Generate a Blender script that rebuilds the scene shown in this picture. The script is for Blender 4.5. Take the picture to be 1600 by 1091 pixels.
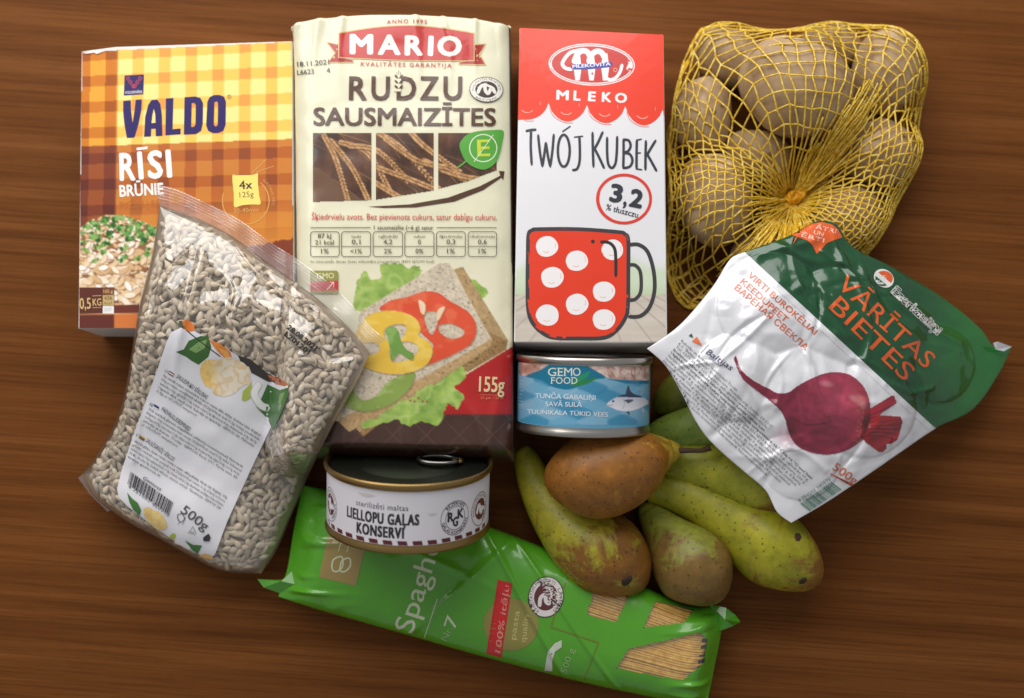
import bpy, bmesh, math, random
import numpy as np
from mathutils import Vector, Matrix
from mathutils.bvhtree import BVHTree
from mathutils.geometry import tessellate_polygon

for o in list(bpy.data.objects):
    bpy.data.objects.remove(o)
scene = bpy.context.scene
COL = scene.collection

# ------------------------------------------------------------------ camera
TILT = math.radians(6.0)
LENS = 40.0
DIST = 0.711                       # along the axis to the plane of the package tops
AIM = Vector((0, 0, 0.06))
FWD = Vector((0, math.sin(TILT), -math.cos(TILT)))
CAM = AIM - FWD * DIST
cam_data = bpy.data.cameras.new('camera')
cam_data.lens = LENS
cam_data.sensor_width = 36.0
cam_data.sensor_fit = 'HORIZONTAL'
cam_data.clip_start = 0.01
cam_data.clip_end = 50
cam_data.dof.use_dof = True
cam_data.dof.focus_distance = 0.700
cam_data.dof.aperture_fstop = 3.2
cam = bpy.data.objects.new('camera', cam_data)
cam.location = CAM
cam.rotation_euler = (TILT, 0, 0)
COL.objects.link(cam)
scene.camera = cam

# ------------------------------------------------------------------ light
world = bpy.data.worlds.new('World')
scene.world = world
world.use_nodes = True
world.node_tree.nodes['Background'].inputs['Color'].default_value = (0.97, 0.98, 1.0, 1)
world.node_tree.nodes['Background'].inputs['Strength'].default_value = 0.31

def area_light(name, loc, target, sx, sy, watts, colour):
    d = bpy.data.lights.new(name, 'AREA')
    d.shape = 'RECTANGLE'
    d.size, d.size_y, d.energy, d.color = sx, sy, watts, colour
    o = bpy.data.objects.new(name, d)
    o.location = loc
    o.rotation_euler = (Vector(target) - Vector(loc)).to_track_quat('-Z', 'Y').to_euler()
    COL.objects.link(o)
    return o
area_light('window_light', (-0.24, 0.78, 0.66), (0, 0.04, 0), 1.5, 0.9, 16.0, (1.0, 0.975, 0.95))

scene.view_settings.view_transform = 'Standard'
scene.view_settings.look = 'None'
scene.view_settings.exposure = 0.0
scene.view_settings.gamma = 1.0
scene.view_settings.use_curve_mapping = False
scene.cycles.max_bounces = 8
scene.cycles.transparent_max_bounces = 12

# ------------------------------------------------------------------ helpers
RX = Vector((1, 0, 0))
UPV = Vector((0, math.cos(TILT), math.sin(TILT)))
KPX = 36.0 / LENS / 1600.0
def ray(px, py):                       # a direction from the lens for a point of the picture plane
    return (FWD + RX * ((px - 800) * KPX) + UPV * (-(py - 545.5) * KPX)).normalized()
def at(px, py, z):                     # ... and the place it meets the level z
    d = ray(px, py)
    return CAM + d * ((z - CAM.z) / d.z)
def to_px(p):
    d = Vector(p) - CAM
    f = d.dot(FWD)
    return 800 + d.dot(RX) / f / KPX, 545.5 - d.dot(UPV) / f / KPX

def lin1(c):
    c = np.clip(np.asarray(c, float) / 255.0, 0, 1)
    return np.where(c <= 0.04045, c / 12.92, ((c + 0.055) / 1.055) ** 2.4)
def L4(c):
    a = lin1(c)
    return (float(a[0]), float(a[1]), float(a[2]), 1.0)
def smooth(x):
    x = np.clip(x, 0, 1)
    return x * x * (3 - 2 * x)

def _h(ix, iy, seed):
    n = (ix.astype(np.int64) * 374761393 + iy.astype(np.int64) * 668265263 + seed * 974634777) & 0x7fffffff
    n = ((n ^ (n >> 13)) * 1274126177) & 0x7fffffff
    return ((n ^ (n >> 16)) & 0xffff) / 65535.0
def vnoise(x, y, seed=0):
    x = np.asarray(x, float); y = np.asarray(y, float)
    ix = np.floor(x); iy = np.floor(y)
    fx = x - ix; fy = y - iy
    fx = fx * fx * (3 - 2 * fx); fy = fy * fy * (3 - 2 * fy)
    a = _h(ix, iy, seed); b = _h(ix + 1, iy, seed); c = _h(ix, iy + 1, seed); d = _h(ix + 1, iy + 1, seed)
    return (a * (1 - fx) + b * fx) * (1 - fy) + (c * (1 - fx) + d * fx) * fy
def fbm(x, y, seed=0, octv=4):
    s = 0; amp = 0.5; tot = 0
    for k in range(octv):
        s = s + amp * vnoise(np.asarray(x) * 2 ** k, np.asarray(y) * 2 ** k, seed + k * 17)
        tot += amp; amp *= 0.5
    return s / tot
def ridge(x, y, seed=0):
    n = fbm(x, y, seed, 2)
    return 1 - np.minimum(1, np.abs(n - 0.5) * 7)

# ------------------------------------------------------------------ objects
def tag(o, label=None, category=None, group=None, kind=None):
    if label: o['label'] = label
    if category: o['category'] = category
    if group: o['group'] = group
    if kind: o['kind'] = kind
    return o
def make_mesh(name, verts, faces, colors=None, normals=None, smooth_shade=True):
    me = bpy.data.meshes.new(name)
    me.from_pydata([tuple(map(float, v)) for v in verts], [], [tuple(map(int, f)) for f in faces])
    if colors is not None:
        at_ = me.color_attributes.new('Col', 'FLOAT_COLOR', 'POINT')
        c = np.ones((len(verts), 4), np.float32)
        c[:, :3] = colors
        at_.data.foreach_set('color', c.ravel())
    if smooth_shade:
        me.polygons.foreach_set('use_smooth', [True] * len(me.polygons))
    me.update()
    if normals is not None:
        me.normals_split_custom_set_from_vertices([tuple(map(float, n)) for n in normals])
    return me
class Thing:
    """an Empty at the thing's base; its parts are modelled in world metres and stored relative to it"""
    def __init__(self, name, label, category, loc, group=None):
        self.loc = np.array([float(loc[0]), float(loc[1]), float(loc[2])])
        self.root = bpy.data.objects.new(name, None)
        self.root.empty_display_size = 0.02
        self.root.location = self.loc
        COL.objects.link(self.root)
        tag(self.root, label, category, group)
    def part(self, name, verts, faces, mat, colors=None, normals=None, smooth_shade=True, parent=None, kind=None, label=None):
        v = np.asarray(verts, float) - self.loc
        o = bpy.data.objects.new(name, make_mesh(name, v, faces, colors, normals, smooth_shade))
        o.data.materials.append(mat)
        o.parent = parent or self.root
        COL.objects.link(o)
        tag(o, label, None, None, kind)
        return o

# ------------------------------------------------------------------ materials
def new_mat(name):
    m = bpy.data.materials.new(name)
    m.use_nodes = True
    nt = m.node_tree
    return m, nt, nt.nodes['Principled BSDF']
def N(nt, kind, **kw):
    n = nt.nodes.new(kind)
    for k, v in kw.items():
        setattr(n, k, v)
    return n
def ramp(nt, fac, stops):
    r = N(nt, 'ShaderNodeValToRGB')
    e = r.color_ramp.elements
    while len(e) < len(stops):
        e.new(0.5)
    for el, (p, c) in zip(e, stops):
        el.position = p; el.color = c
    nt.links.new(fac, r.inputs['Fac'])
    return r
def add_bump(nt, b, layers, coord='Object'):
    """layers: (scale, detail, distance in metres, strength, stretch)"""
    tc = N(nt, 'ShaderNodeTexCoord')
    prev = None
    for sc_, det, dist, st, stretch in layers:
        mp = N(nt, 'ShaderNodeMapping'); mp.inputs['Scale'].default_value = stretch
        nt.links.new(tc.outputs[coord], mp.inputs['Vector'])
        nz = N(nt, 'ShaderNodeTexNoise')
        nz.inputs['Scale'].default_value = sc_; nz.inputs['Detail'].default_value = det
        nt.links.new(mp.outputs['Vector'], nz.inputs['Vector'])
        bp = N(nt, 'ShaderNodeBump')
        bp.inputs['Distance'].default_value = dist; bp.inputs['Strength'].default_value = st
        nt.links.new(nz.outputs['Fac'], bp.inputs['Height'])
        if prev: nt.links.new(prev.outputs['Normal'], bp.inputs['Normal'])
        prev = bp
    return prev.outputs['Normal']
def print_mat(name, rough=0.4, bump=None, spec=0.5, coat=0.0):
    """package surface: colour comes from the printed shapes (attribute Col)"""
    m, nt, b = new_mat(name)
    a = N(nt, 'ShaderNodeVertexColor', layer_name='Col')
    tc = N(nt, 'ShaderNodeTexCoord')
    nz = N(nt, 'ShaderNodeTexNoise'); nz.inputs['Scale'].default_value = 60; nz.inputs['Detail'].default_value = 3
    nt.links.new(tc.outputs['Object'], nz.inputs['Vector'])
    mr = N(nt, 'ShaderNodeMapRange')
    mr.inputs['To Min'].default_value = rough - 0.06; mr.inputs['To Max'].default_value = rough + 0.06
    nt.links.new(nz.outputs['Fac'], mr.inputs['Value'])
    nt.links.new(mr.outputs['Result'], b.inputs['Roughness'])
    nt.links.new(a.outputs['Color'], b.inputs['Base Color'])
    b.inputs['Specular IOR Level'].default_value = spec
    b.inputs['Coat Weight'].default_value = coat
    b.inputs['Coat Roughness'].default_value = 0.07
    if bump:
        nrm = add_bump(nt, b, bump)
        nt.links.new(nrm, b.inputs['Normal'])
        if coat: nt.links.new(nrm, b.inputs['Coat Normal'])
    return m
def film_mat(name, haze=0.05, bump=None, tint=(1, 1, 1, 1), rough=0.08):
    """thin clear plastic: light passes straight through, the rest mirrors the surroundings"""
    m = bpy.data.materials.new(name); m.use_nodes = True
    nt = m.node_tree; nt.nodes.clear()
    out = N(nt, 'ShaderNodeOutputMaterial')
    tr = N(nt, 'ShaderNodeBsdfTransparent'); tr.inputs['Color'].default_value = tint
    gl = N(nt, 'ShaderNodeBsdfGlossy'); gl.inputs['Roughness'].default_value = rough
    df = N(nt, 'ShaderNodeBsdfDiffuse'); df.inputs['Color'].default_value = (0.85, 0.85, 0.85, 1)
    fr = N(nt, 'ShaderNodeLayerWeight'); fr.inputs['Blend'].default_value = 0.5
    pw = N(nt, 'ShaderNodeMath', operation='POWER'); pw.inputs[1].default_value = 3.5
    nt.links.new(fr.outputs['Facing'], pw.inputs[0])
    fm = N(nt, 'ShaderNodeMath', operation='MULTIPLY_ADD'); fm.inputs[1].default_value = 0.8; fm.inputs[2].default_value = 0.13
    nt.links.new(pw.outputs[0], fm.inputs[0])
    m1 = N(nt, 'ShaderNodeMixShader'); m1.inputs['Fac'].default_value = haze
    m2 = N(nt, 'ShaderNodeMixShader')
    nt.links.new(tr.outputs[0], m1.inputs[1]); nt.links.new(df.outputs[0], m1.inputs[2])
    nt.links.new(fm.outputs[0], m2.inputs['Fac'])
    nt.links.new(m1.outputs[0], m2.inputs[1]); nt.links.new(gl.outputs[0], m2.inputs[2])
    nt.links.new(m2.outputs[0], out.inputs['Surface'])
    if bump:
        nrm = add_bump(nt, None, bump)
        nt.links.new(nrm, gl.inputs['Normal']); nt.links.new(nrm, fr.inputs['Normal'])
    return m
def metal_mat(name, col, rough=0.3, bump=None):
    m, nt, b = new_mat(name)
    b.inputs['Base Color'].default_value = L4(col)
    b.inputs['Metallic'].default_value = 1.0
    b.inputs['Roughness'].default_value = rough
    if bump: nt.links.new(add_bump(nt, b, bump), b.inputs['Normal'])
    return m
def plain_mat(name, col, rough=0.5):
    m, nt, b = new_mat(name)
    b.inputs['Base Color'].default_value = L4(col); b.inputs['Roughness'].default_value = rough
    tc = N(nt, 'ShaderNodeTexCoord')
    nz = N(nt, 'ShaderNodeTexNoise'); nz.inputs['Scale'].default_value = 90; nz.inputs['Detail'].default_value = 4
    nt.links.new(tc.outputs['Object'], nz.inputs['Vector'])
    c = np.array(L4(col)[:3])
    r = ramp(nt, nz.outputs['Fac'], [(0.3, tuple(c * 0.8) + (1,)), (0.7, tuple(np.minimum(1, c * 1.15)) + (1,))])
    nt.links.new(r.outputs['Color'], b.inputs['Base Color'])
    return m

# ------------------------------------------------------------------ surfaces that carry print
def grid_faces(nu, nv, off=0, flip=False):
    f = []
    for j in range(nv):
        for i in range(nu):
            a = off + j * (nu + 1) + i
            q = (a, a + nu + 1, a + nu + 2, a + 1)
            f.append(q[::-1] if flip else q)
    return f
def grid_normals(V, nu, nv):
    G = V.reshape(nv + 1, nu + 1, 3)
    du = np.gradient(G, axis=1); dv = np.gradient(G, axis=0)
    n = np.cross(dv, du)
    n /= np.linalg.norm(n, axis=2, keepdims=True) + 1e-12
    if n[..., 2].mean() < 0: n = -n
    return n.reshape(-1, 3)
class Surface:
    def __init__(self, verts, faces, normals=None):
        self.V = np.asarray(verts, float)
        self.F = []
        for f in faces:
            for k in range(1, len(f) - 1): self.F.append((f[0], f[k], f[k + 1]))
        self.Nn = None if normals is None else np.asarray(normals, float)
        self.bvh = BVHTree.FromPolygons([tuple(v) for v in self.V], self.F)
    def hit(self, px, py):
        d = ray(px, py)
        p, n, i, t = self.bvh.ray_cast(CAM, d)
        if p is None:
            q = at(px, py, float(self.V[:, 2].max()))
            p, n, i, t = self.bvh.find_nearest(q)
        if self.Nn is None:
            return p, n, d
        a, b, c = self.F[i]
        A, B, C = self.V[a], self.V[b], self.V[c]
        P = np.array(p)
        v0, v1, v2 = B - A, C - A, P - A
        d00, d01, d11, d20, d21 = v0 @ v0, v0 @ v1, v1 @ v1, v2 @ v0, v2 @ v1
        den = d00 * d11 - d01 * d01
        if abs(den) < 1e-20:
            nn = self.Nn[a]
        else:
            v = (d11 * d20 - d01 * d21) / den; w = (d00 * d21 - d01 * d20) / den
            nn = self.Nn[a] * (1 - v - w) + self.Nn[b] * v + self.Nn[c] * w
        return p, nn, d

_glyph = {}
def glyphs(text, bold=0.0, res=3, spacing=1.0):
    """outline letters of the built-in font as a flat mesh; cap height scaled to 1, starting at x = 0"""
    key = (text, bold, res, spacing)
    if key in _glyph: return _glyph[key]
    cu = bpy.data.curves.new('text', 'FONT')
    cu.body = text; cu.resolution_u = res; cu.offset = bold; cu.space_character = spacing
    ob = bpy.data.objects.new('text', cu)
    me = bpy.data.meshes.new_from_object(ob)
    v = np.array([tuple(p.co) for p in me.vertices]).reshape(-1, 3)[:, :2]
    f = [tuple(p.vertices) for p in me.polygons]
    bpy.data.objects.remove(ob); bpy.data.curves.remove(cu); bpy.data.meshes.remove(me)
    v = v / CAP
    v[:, 0] -= v[:, 0].min()
    _glyph[key] = (v, f)
    return v, f
CAP = 1.0
_v, _f = glyphs('H')
CAP = float(_v[:, 1].max()); _glyph.clear()

def rgb(c):
    if isinstance(c, str):
        c = c.lstrip('#'); return tuple(int(c[i:i + 2], 16) for i in (0, 2, 4))
    return c
class Printer:
    """prints shapes given in photo pixels on a surface, as thin ink layers lying on it"""
    def __init__(self, thing, surf, mat, cut=14, base=0.00012, smooth_shade=True, parent=None, step=2e-6):
        self.step = step; self.off = 0.0
        self.t, self.s, self.m, self.cut, self.base, self.sm, self.par = thing, surf, mat, cut, base, smooth_shade, parent
        self.n = 0
        self.cur = None
    def begin(self, name, label=None):
        self.flush()
        self.cur = dict(name=name, label=label, v=[], f=[], c=[], nn=[])
    def flush(self):
        c = self.cur
        if c and c['v']:
            self.t.part(c['name'], np.array(c['v']), c['f'], self.m, np.array(c['c']), np.array(c['nn']) if self.sm else None, self.sm, label=c['label'], parent=self.par)
        self.cur = None
    def emit(self, v2, faces, col, cut=None, same=False):
        cut = cut or self.cut
        if same is False: self.off += self.step
        elif same == 'copy': self.off += 0.5e-6
        eps = self.base + self.off
        bm = bmesh.new()
        vs = [bm.verts.new((float(x), float(y), 0)) for x, y in v2]
        for f in faces:
            try: bm.faces.new([vs[i] for i in f])
            except ValueError: pass
        if cut and cut < 900 and len(v2):
            for ax in (0, 1):
                lo, hi = v2[:, ax].min(), v2[:, ax].max()
                x = math.floor(lo / cut) * cut + cut
                while x < hi:
                    no = (1, 0, 0) if ax == 0 else (0, 1, 0)
                    bmesh.ops.bisect_plane(bm, geom=bm.verts[:] + bm.edges[:] + bm.faces[:], dist=1e-4, plane_co=(x, x, 0), plane_no=no)
                    x += cut
        bm.verts.index_update()
        c = self.cur
        off = len(c['v'])
        lc = tuple(float(k) for k in lin1(rgb(col)))
        for v in bm.verts:
            p, n, d = self.s.hit(v.co.x, v.co.y)
            c['v'].append(tuple(p - d * eps)); c['nn'].append(tuple(n)); c['c'].append(lc)
        for f in bm.faces:
            ids = [v.index + off for v in f.verts]
            A, B, C = (Vector(c['v'][ids[k]]) for k in range(3))
            if (B - A).cross(C - A).dot(CAM - A) < 0: ids.reverse()
            c['f'].append(tuple(ids))
        bm.free()
    def poly(self, pts, col, holes=(), cut=None, same=False):
        loops = [[Vector((x, y, 0)) for x, y in pts]] + [[Vector((x, y, 0)) for x, y in h] for h in holes]
        tr = tessellate_polygon(loops)
        v = np.array([(p.x, p.y) for l in loops for p in l])
        self.emit(v, tr, col, cut, same)
    def ellipse(self, cx, cy, rx, ry, col, ang=0, n=36, hole=None, cut=None):
        a = math.radians(ang)
        def ring(rx, ry):
            return [(cx + rx * math.cos(t) * math.cos(a) - ry * math.sin(t) * math.sin(a),
                     cy + rx * math.cos(t) * math.sin(a) + ry * math.sin(t) * math.cos(a)) for t in [2 * math.pi * k / n for k in range(n)]]
        o = ring(rx, ry)
        if hole is None:
            self.poly(o, col, cut=cut)
        else:
            i = ring(rx - hole, ry - hole)
            v = np.array(o + i)
            self.emit(v, [(k, (k + 1) % n, n + (k + 1) % n, n + k) for k in range(n)], col, cut)
    def stroke(self, pts, w, col, closed=False, caps=True, taper=None, curve=True, cut=None):
        P = smooth_line(pts, closed) if curve and len(pts) > 2 else [np.array(p, float) for p in pts]
        n = len(P)
        Lft, Rgt = [], []
        for k in range(n):
            a = P[(k - 1) % n] if (closed or k > 0) else P[k]
            b = P[(k + 1) % n] if (closed or k < n - 1) else P[k]
            d = b - a; d = d / (np.linalg.norm(d) + 1e-9)
            nn = np.array((-d[1], d[0]))
            ww = w / 2 * (1 if taper is None else taper(k / (n - 1)))
            if caps and not closed and k == 0: P[k] = P[k] - d * w * 0.3
            if caps and not closed and k == n - 1: P[k] = P[k] + d * w * 0.3
            e = 0.55 if (caps and not closed and k in (0, n - 1)) else 1
            Lft.append(P[k] + nn * ww * e); Rgt.append(P[k] - nn * ww * e)
        v = np.array(Lft + Rgt)
        m = n if closed else n - 1
        self.emit(v, [(k, (k + 1) % n, n + (k + 1) % n, n + k) for k in range(m)], col, cut)
    def text(self, s, p0, p1, cap, col, bold=0.0, res=3, shear=0.0, spacing=1.0, warp=None, cut=None, halo=False, xonly=False):
        """baseline runs p0 -> p1 (letters squeezed to that width), capitals cap pixels tall"""
        v0, f = glyphs(s, 0.0, res, spacing)
        if not len(v0): return
        b = bold / CAP
        wd = v0[:, 0].max() + (0 if halo else 2 * b)
        p0 = np.array(p0, float); p1 = np.array(p1, float)
        d = p1 - p0; Lw = np.linalg.norm(d); d = d / Lw
        u = np.array((d[1], -d[0]))
        k = max(1e-6, min(1.0, 1.6 * cap * wd / max(Lw, 1e-6))) if warp is None else 1.0
        shifts = [(0, 0)] if bold <= 0 else ([(-b, -b * .6), (b, b * .6), (-b, b * .6), (b, -b * .6)] if bold < 0.03 else
                  [(b * math.cos(t), b * .8 * math.sin(t)) for t in [math.pi / 4 * q for q in range(8)]] + [(0, 0)])
        if xonly: shifts = [(b * (q / 2 - 1), w_) for q in range(5) for w_ in ((-b * .4, b * .4) if bold > .03 else (0,))]
        for qi, (sx, sy) in enumerate(shifts):
            xs = (v0[:, 0] + (0 if halo else b) + sx) / wd * Lw + shear * v0[:, 1] * cap
            ys = (v0[:, 1] + sy if (halo or xonly) else v0[:, 1] * (1 - 1.6 * b) + b * .8 + sy) * cap
            if warp: q = np.array([warp(x / Lw, y) for x, y in zip(xs, ys)])
            else: q = p0 + xs[:, None] * d + ys[:, None] * u
            self.emit(q, f, col, cut, 'copy' if qi else False)
    def arc_text(self, s, cx, cy, rx, ry, a0, a1, cap, col, bold=0.0, res=2):
        """letters round an ellipse, angles in degrees clockwise from the top"""
        def w(x, y):
            a = math.radians(a0 + (a1 - a0) * x)
            k = y if a1 > a0 else -y
            return (cx + (rx + k) * math.sin(a), cy - (ry + k) * math.cos(a))
        self.text(s, (0, 0), (1, 0), cap, col, bold, res, warp=w)
    def raster(self, cv, step=1.5, mask=None):
        """a printed picture: a fine sheet whose vertices take the picture's colours"""
        self.off += self.step
        eps = self.base + self.off
        x0, y0, x1, y1 = cv.box
        nx = int(round((x1 - x0) / step)); ny = int(round((y1 - y0) / step))
        gx = x0 + (x1 - x0) * np.arange(nx + 1) / nx; gy = y0 + (y1 - y0) * np.arange(ny + 1) / ny
        X, Y = np.meshgrid(gx, gy)
        colr = lin1(cv.sample(X, Y))
        ok = np.ones(X.shape, bool) if mask is None else np.array(mask(X, Y), bool)
        c = self.cur
        idx = -np.ones(X.shape, int)
        cell = ok[:-1, :-1] & ok[1:, :-1] & ok[:-1, 1:] & ok[1:, 1:]
        need = np.zeros(X.shape, bool)
        need[:-1, :-1] |= cell; need[1:, :-1] |= cell; need[:-1, 1:] |= cell; need[1:, 1:] |= cell
        for j, i in zip(*np.nonzero(need)):
            p, n, d = self.s.hit(float(X[j, i]), float(Y[j, i]))
            idx[j, i] = len(c['v'])
            c['v'].append(tuple(p - d * eps)); c['nn'].append(tuple(n)); c['c'].append(tuple(colr[j, i]))
        for j, i in zip(*np.nonzero(cell)):
            c['f'].append((idx[j, i], idx[j + 1, i], idx[j + 1, i + 1], idx[j, i + 1]))
        if self.sm: self.off += 5e-5

def smooth_line(pts, closed=False, sub=6):
    P = [np.array(p, float) for p in pts]
    n = len(P); out = []
    for k in range(n if closed else n - 1):
        p0 = P[(k - 1) % n] if (closed or k > 0) else P[k]
        p1 = P[k]; p2 = P[(k + 1) % n]
        p3 = P[(k + 2) % n] if (closed or k + 2 < n) else p2
        for q in range(sub):
            t = q / sub
            out.append(0.5 * (2 * p1 + (p2 - p0) * t + (2 * p0 - 5 * p1 + 4 * p2 - p3) * t * t + (3 * p1 - p0 - 3 * p2 + p3) * t ** 3))
    if not closed: out.append(P[-1])
    return out
def in_poly(X, Y, pts):
    r = np.zeros(X.shape, bool)
    n = len(pts)
    for k in range(n):
        (xa, ya), (xb, yb) = pts[k], pts[(k + 1) % n]
        if ya == yb: continue
        c = ((ya > Y) != (yb > Y)) & (X < (xb - xa) * (Y - ya) / (yb - ya) + xa)
        r ^= c
    return r
def tri_split(f):
    return f
class Canvas:
    """a small painter for the pictures printed on the packages (sRGB, one cell = one photo pixel / ss)"""
    def __init__(self, x0, y0, x1, y1, bg, ss=1.0, seed=1):
        self.box = (x0, y0, x1, y1); self.ss = ss
        self.w = int((x1 - x0) * ss); self.h = int((y1 - y0) * ss)
        self.a = np.ones((self.h, self.w, 3)) * np.array(rgb(bg), float)
        ys, xs = np.mgrid[0:self.h, 0:self.w]
        self.X = x0 + (xs + 0.5) / ss; self.Y = y0 + (ys + 0.5) / ss
        self.r = random.Random(seed)
    def sample(self, X, Y):
        x = np.clip((X - self.box[0]) * self.ss - 0.5, 0, self.w - 1.001); y = np.clip((Y - self.box[1]) * self.ss - 0.5, 0, self.h - 1.001)
        i = x.astype(int); j = y.astype(int); fx = (x - i)[..., None]; fy = (y - j)[..., None]
        i1 = np.minimum(i + 1, self.w - 1); j1 = np.minimum(j + 1, self.h - 1)
        a = self.a
        return (a[j, i] * (1 - fx) + a[j, i1] * fx) * (1 - fy) + (a[j1, i] * (1 - fx) + a[j1, i1] * fx) * fy
    def blend(self, m, col, sl=None):
        a = self.a if sl is None else self.a[sl]
        m = m[..., None]
        a[...] = a * (1 - m) + np.array(rgb(col) if not isinstance(col, np.ndarray) else col, float) * m
    def win(self, lo, hi):
        x0, y0 = self.box[:2]
        i0 = max(0, int((lo[0] - x0) * self.ss) - 2); i1 = min(self.w, int((hi[0] - x0) * self.ss) + 3)
        j0 = max(0, int((lo[1] - y0) * self.ss) - 2); j1 = min(self.h, int((hi[1] - y0) * self.ss) + 3)
        return (slice(j0, j1), slice(i0, i1)) if i1 > i0 and j1 > j0 else None
    def poly(self, pts, col, alpha=1.0, curve=False, mask=None):
        if curve: pts = [tuple(p) for p in smooth_line(pts, True, 5)]
        p = np.array(pts); sl = self.win(p.min(0), p.max(0))
        if sl is None: return
        X, Y = self.X[sl], self.Y[sl]
        m = np.zeros(X.shape)
        for dx, dy in ((-.25, -.25), (.25, -.25), (-.25, .25), (.25, .25)):
            m += in_poly(X + dx / self.ss, Y + dy / self.ss, pts)
        m = m / 4 * alpha
        if mask is not None: m = m * mask[sl]
        if callable(col): col = np.array(col(X, Y))
        self.blend(m, col, sl)
    def ell(self, cx, cy, rx, ry, col, ang=0, alpha=1.0, soft=0.15, mask=None):
        R = max(rx, ry) * (1 + soft); sl = self.win((cx - R, cy - R), (cx + R, cy + R))
        if sl is None: return
        a = math.radians(ang); X, Y = self.X[sl] - cx, self.Y[sl] - cy
        u = X * math.cos(a) + Y * math.sin(a); v = -X * math.sin(a) + Y * math.cos(a)
        d = np.sqrt((u / rx) ** 2 + (v / ry) ** 2)
        m = np.clip((1 + soft - d) / (2 * soft), 0, 1) * alpha
        if mask is not None: m = m * mask[sl]
        self.blend(m, col, sl)
    def line(self, pts, w, col, alpha=1.0, curve=True, mask=None):
        P = smooth_line(pts) if curve and len(pts) > 2 else [np.array(p, float) for p in pts]
        q = np.array(P); sl = self.win(q.min(0) - w, q.max(0) + w)
        if sl is None: return
        X, Y = self.X[sl], self.Y[sl]
        D = np.full(X.shape, 1e9)
        for a, b in zip(P[:-1], P[1:]):
            d = b - a; l2 = d @ d + 1e-9
            t = np.clip(((X - a[0]) * d[0] + (Y - a[1]) * d[1]) / l2, 0, 1)
            D = np.minimum(D, np.hypot(X - a[0] - t * d[0], Y - a[1] - t * d[1]))
        m = np.clip((w / 2 - D) * self.ss + 0.5, 0, 1) * alpha
        if mask is not None: m = m * mask[sl]
        self.blend(m, col, sl)
    def mottle(self, scale, amt, seed=3, stretch=(1, 1)):
        n = fbm(self.X / scale * stretch[0], self.Y / scale * stretch[1], seed, 4) - 0.5
        self.a *= (1 + amt * 2 * n)[..., None]

# ------------------------------------------------------------------ pillow-shaped bags
def resample(pl, n, curve=True):
    P = smooth_line(pl, False, 8) if curve and len(pl) > 2 else [np.array(p, float) for p in pl]
    P = np.array(P); d = np.r_[0, np.cumsum(np.linalg.norm(np.diff(P, axis=0), axis=1))]
    return P, d / d[-1]
def along(P, d, s):
    return np.stack([np.interp(s, d, P[:, 0]), np.interp(s, d, P[:, 1])], -1)
def coons(top, right, bottom, left, S, Tt):
    """top, bottom run left to right; left, right run top to bottom"""
    A = [resample(c, 0) for c in (top, bottom, left, right)]
    s, t = np.meshgrid(S, Tt)
    s_, t_ = s[..., None], t[..., None]
    C0, C1, D0, D1 = along(*A[0], s), along(*A[1], s), along(*A[2], t), along(*A[3], t)
    P00, P10, P01, P11 = A[0][0][0], A[0][0][-1], A[1][0][0], A[1][0][-1]
    return (1 - t_) * C0 + t_ * C1 + (1 - s_) * D0 + s_ * D1 - ((1 - s_) * (1 - t_) * P00 + s_ * (1 - t_) * P10 + (1 - s_) * t_ * P01 + s_ * t_ * P11)
def spaced(n, k=0.6):
    u = np.linspace(0, 1, n + 1)
    return (1 - k) * u + k * (0.5 - 0.5 * np.cos(math.pi * u))
def pillow(edges, nu, nv, zm, up, dn, wr=None, zref=None, k=0.6):
    """returns (top vertices, bottom vertices, grid size); zm(PX,PY) level of the seam, up/dn(s,t,PX,PY) bulge"""
    S = spaced(nu, k); Tt = spaced(nv, k)
    P = coons(*edges, S, Tt)
    s, t = np.meshgrid(S, Tt)
    PX, PY = P[..., 0], P[..., 1]
    Z = zm(PX, PY)
    ZR = Z if zref is None else np.full_like(Z, zref)
    top = np.zeros(P.shape[:2] + (3,)); bot = top.copy()
    U = up(s, t, PX, PY); D = dn(s, t, PX, PY)
    for j in range(nv + 1):
        for i in range(nu + 1):
            q = at(float(PX[j, i]), float(PY[j, i]), float(ZR[j, i]))
            top[j, i] = (q.x, q.y, Z[j, i] + U[j, i]); bot[j, i] = (q.x, q.y, Z[j, i] - D[j, i])
    if wr is not None:
        top[..., 2] += wr(top[..., 0], top[..., 1], s, t)
    bot[..., 2] = np.minimum(bot[..., 2], top[..., 2] - 0.0004)
    bot[..., 2] = np.maximum(bot[..., 2], 0.0006)
    top[..., 2] = np.maximum(top[..., 2], bot[..., 2] + 0.0004)
    return top.reshape(-1, 3), bot.reshape(-1, 3), (nu, nv)
def crease_field(PX, PY, creases):
    """sharp folds in a film: (polyline, width px, height mm)"""
    z = np.zeros_like(PX)
    for pl, w, h in creases:
        Pl = smooth_line(pl, False, 5); D = np.full(PX.shape, 1e9)
        for a, b in zip(Pl[:-1], Pl[1:]):
            d = b - a; l2 = d @ d + 1e-9
            u = np.clip(((PX - a[0]) * d[0] + (PY - a[1]) * d[1]) / l2, 0, 1)
            D = np.minimum(D, np.hypot(PX - a[0] - u * d[0], PY - a[1] - u * d[1]))
        z = z + h * 0.001 * np.exp(-(D / (w * 1.6)) ** 1.5)
    return z
def closed_faces(nu, nv):
    n = (nu + 1) * (nv + 1)
    f = grid_faces(nu, nv) + grid_faces(nu, nv, n, True)
    b = [i for i in range(nu + 1)] + [j * (nu + 1) + nu for j in range(1, nv + 1)] + [nv * (nu + 1) + i for i in range(nu - 1, -1, -1)] + [j * (nu + 1) for j in range(nv - 1, 0, -1)]
    for a, c in zip(b, b[1:] + b[:1]):
        f.append((a, c, c + n, a + n))
    return f
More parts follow.
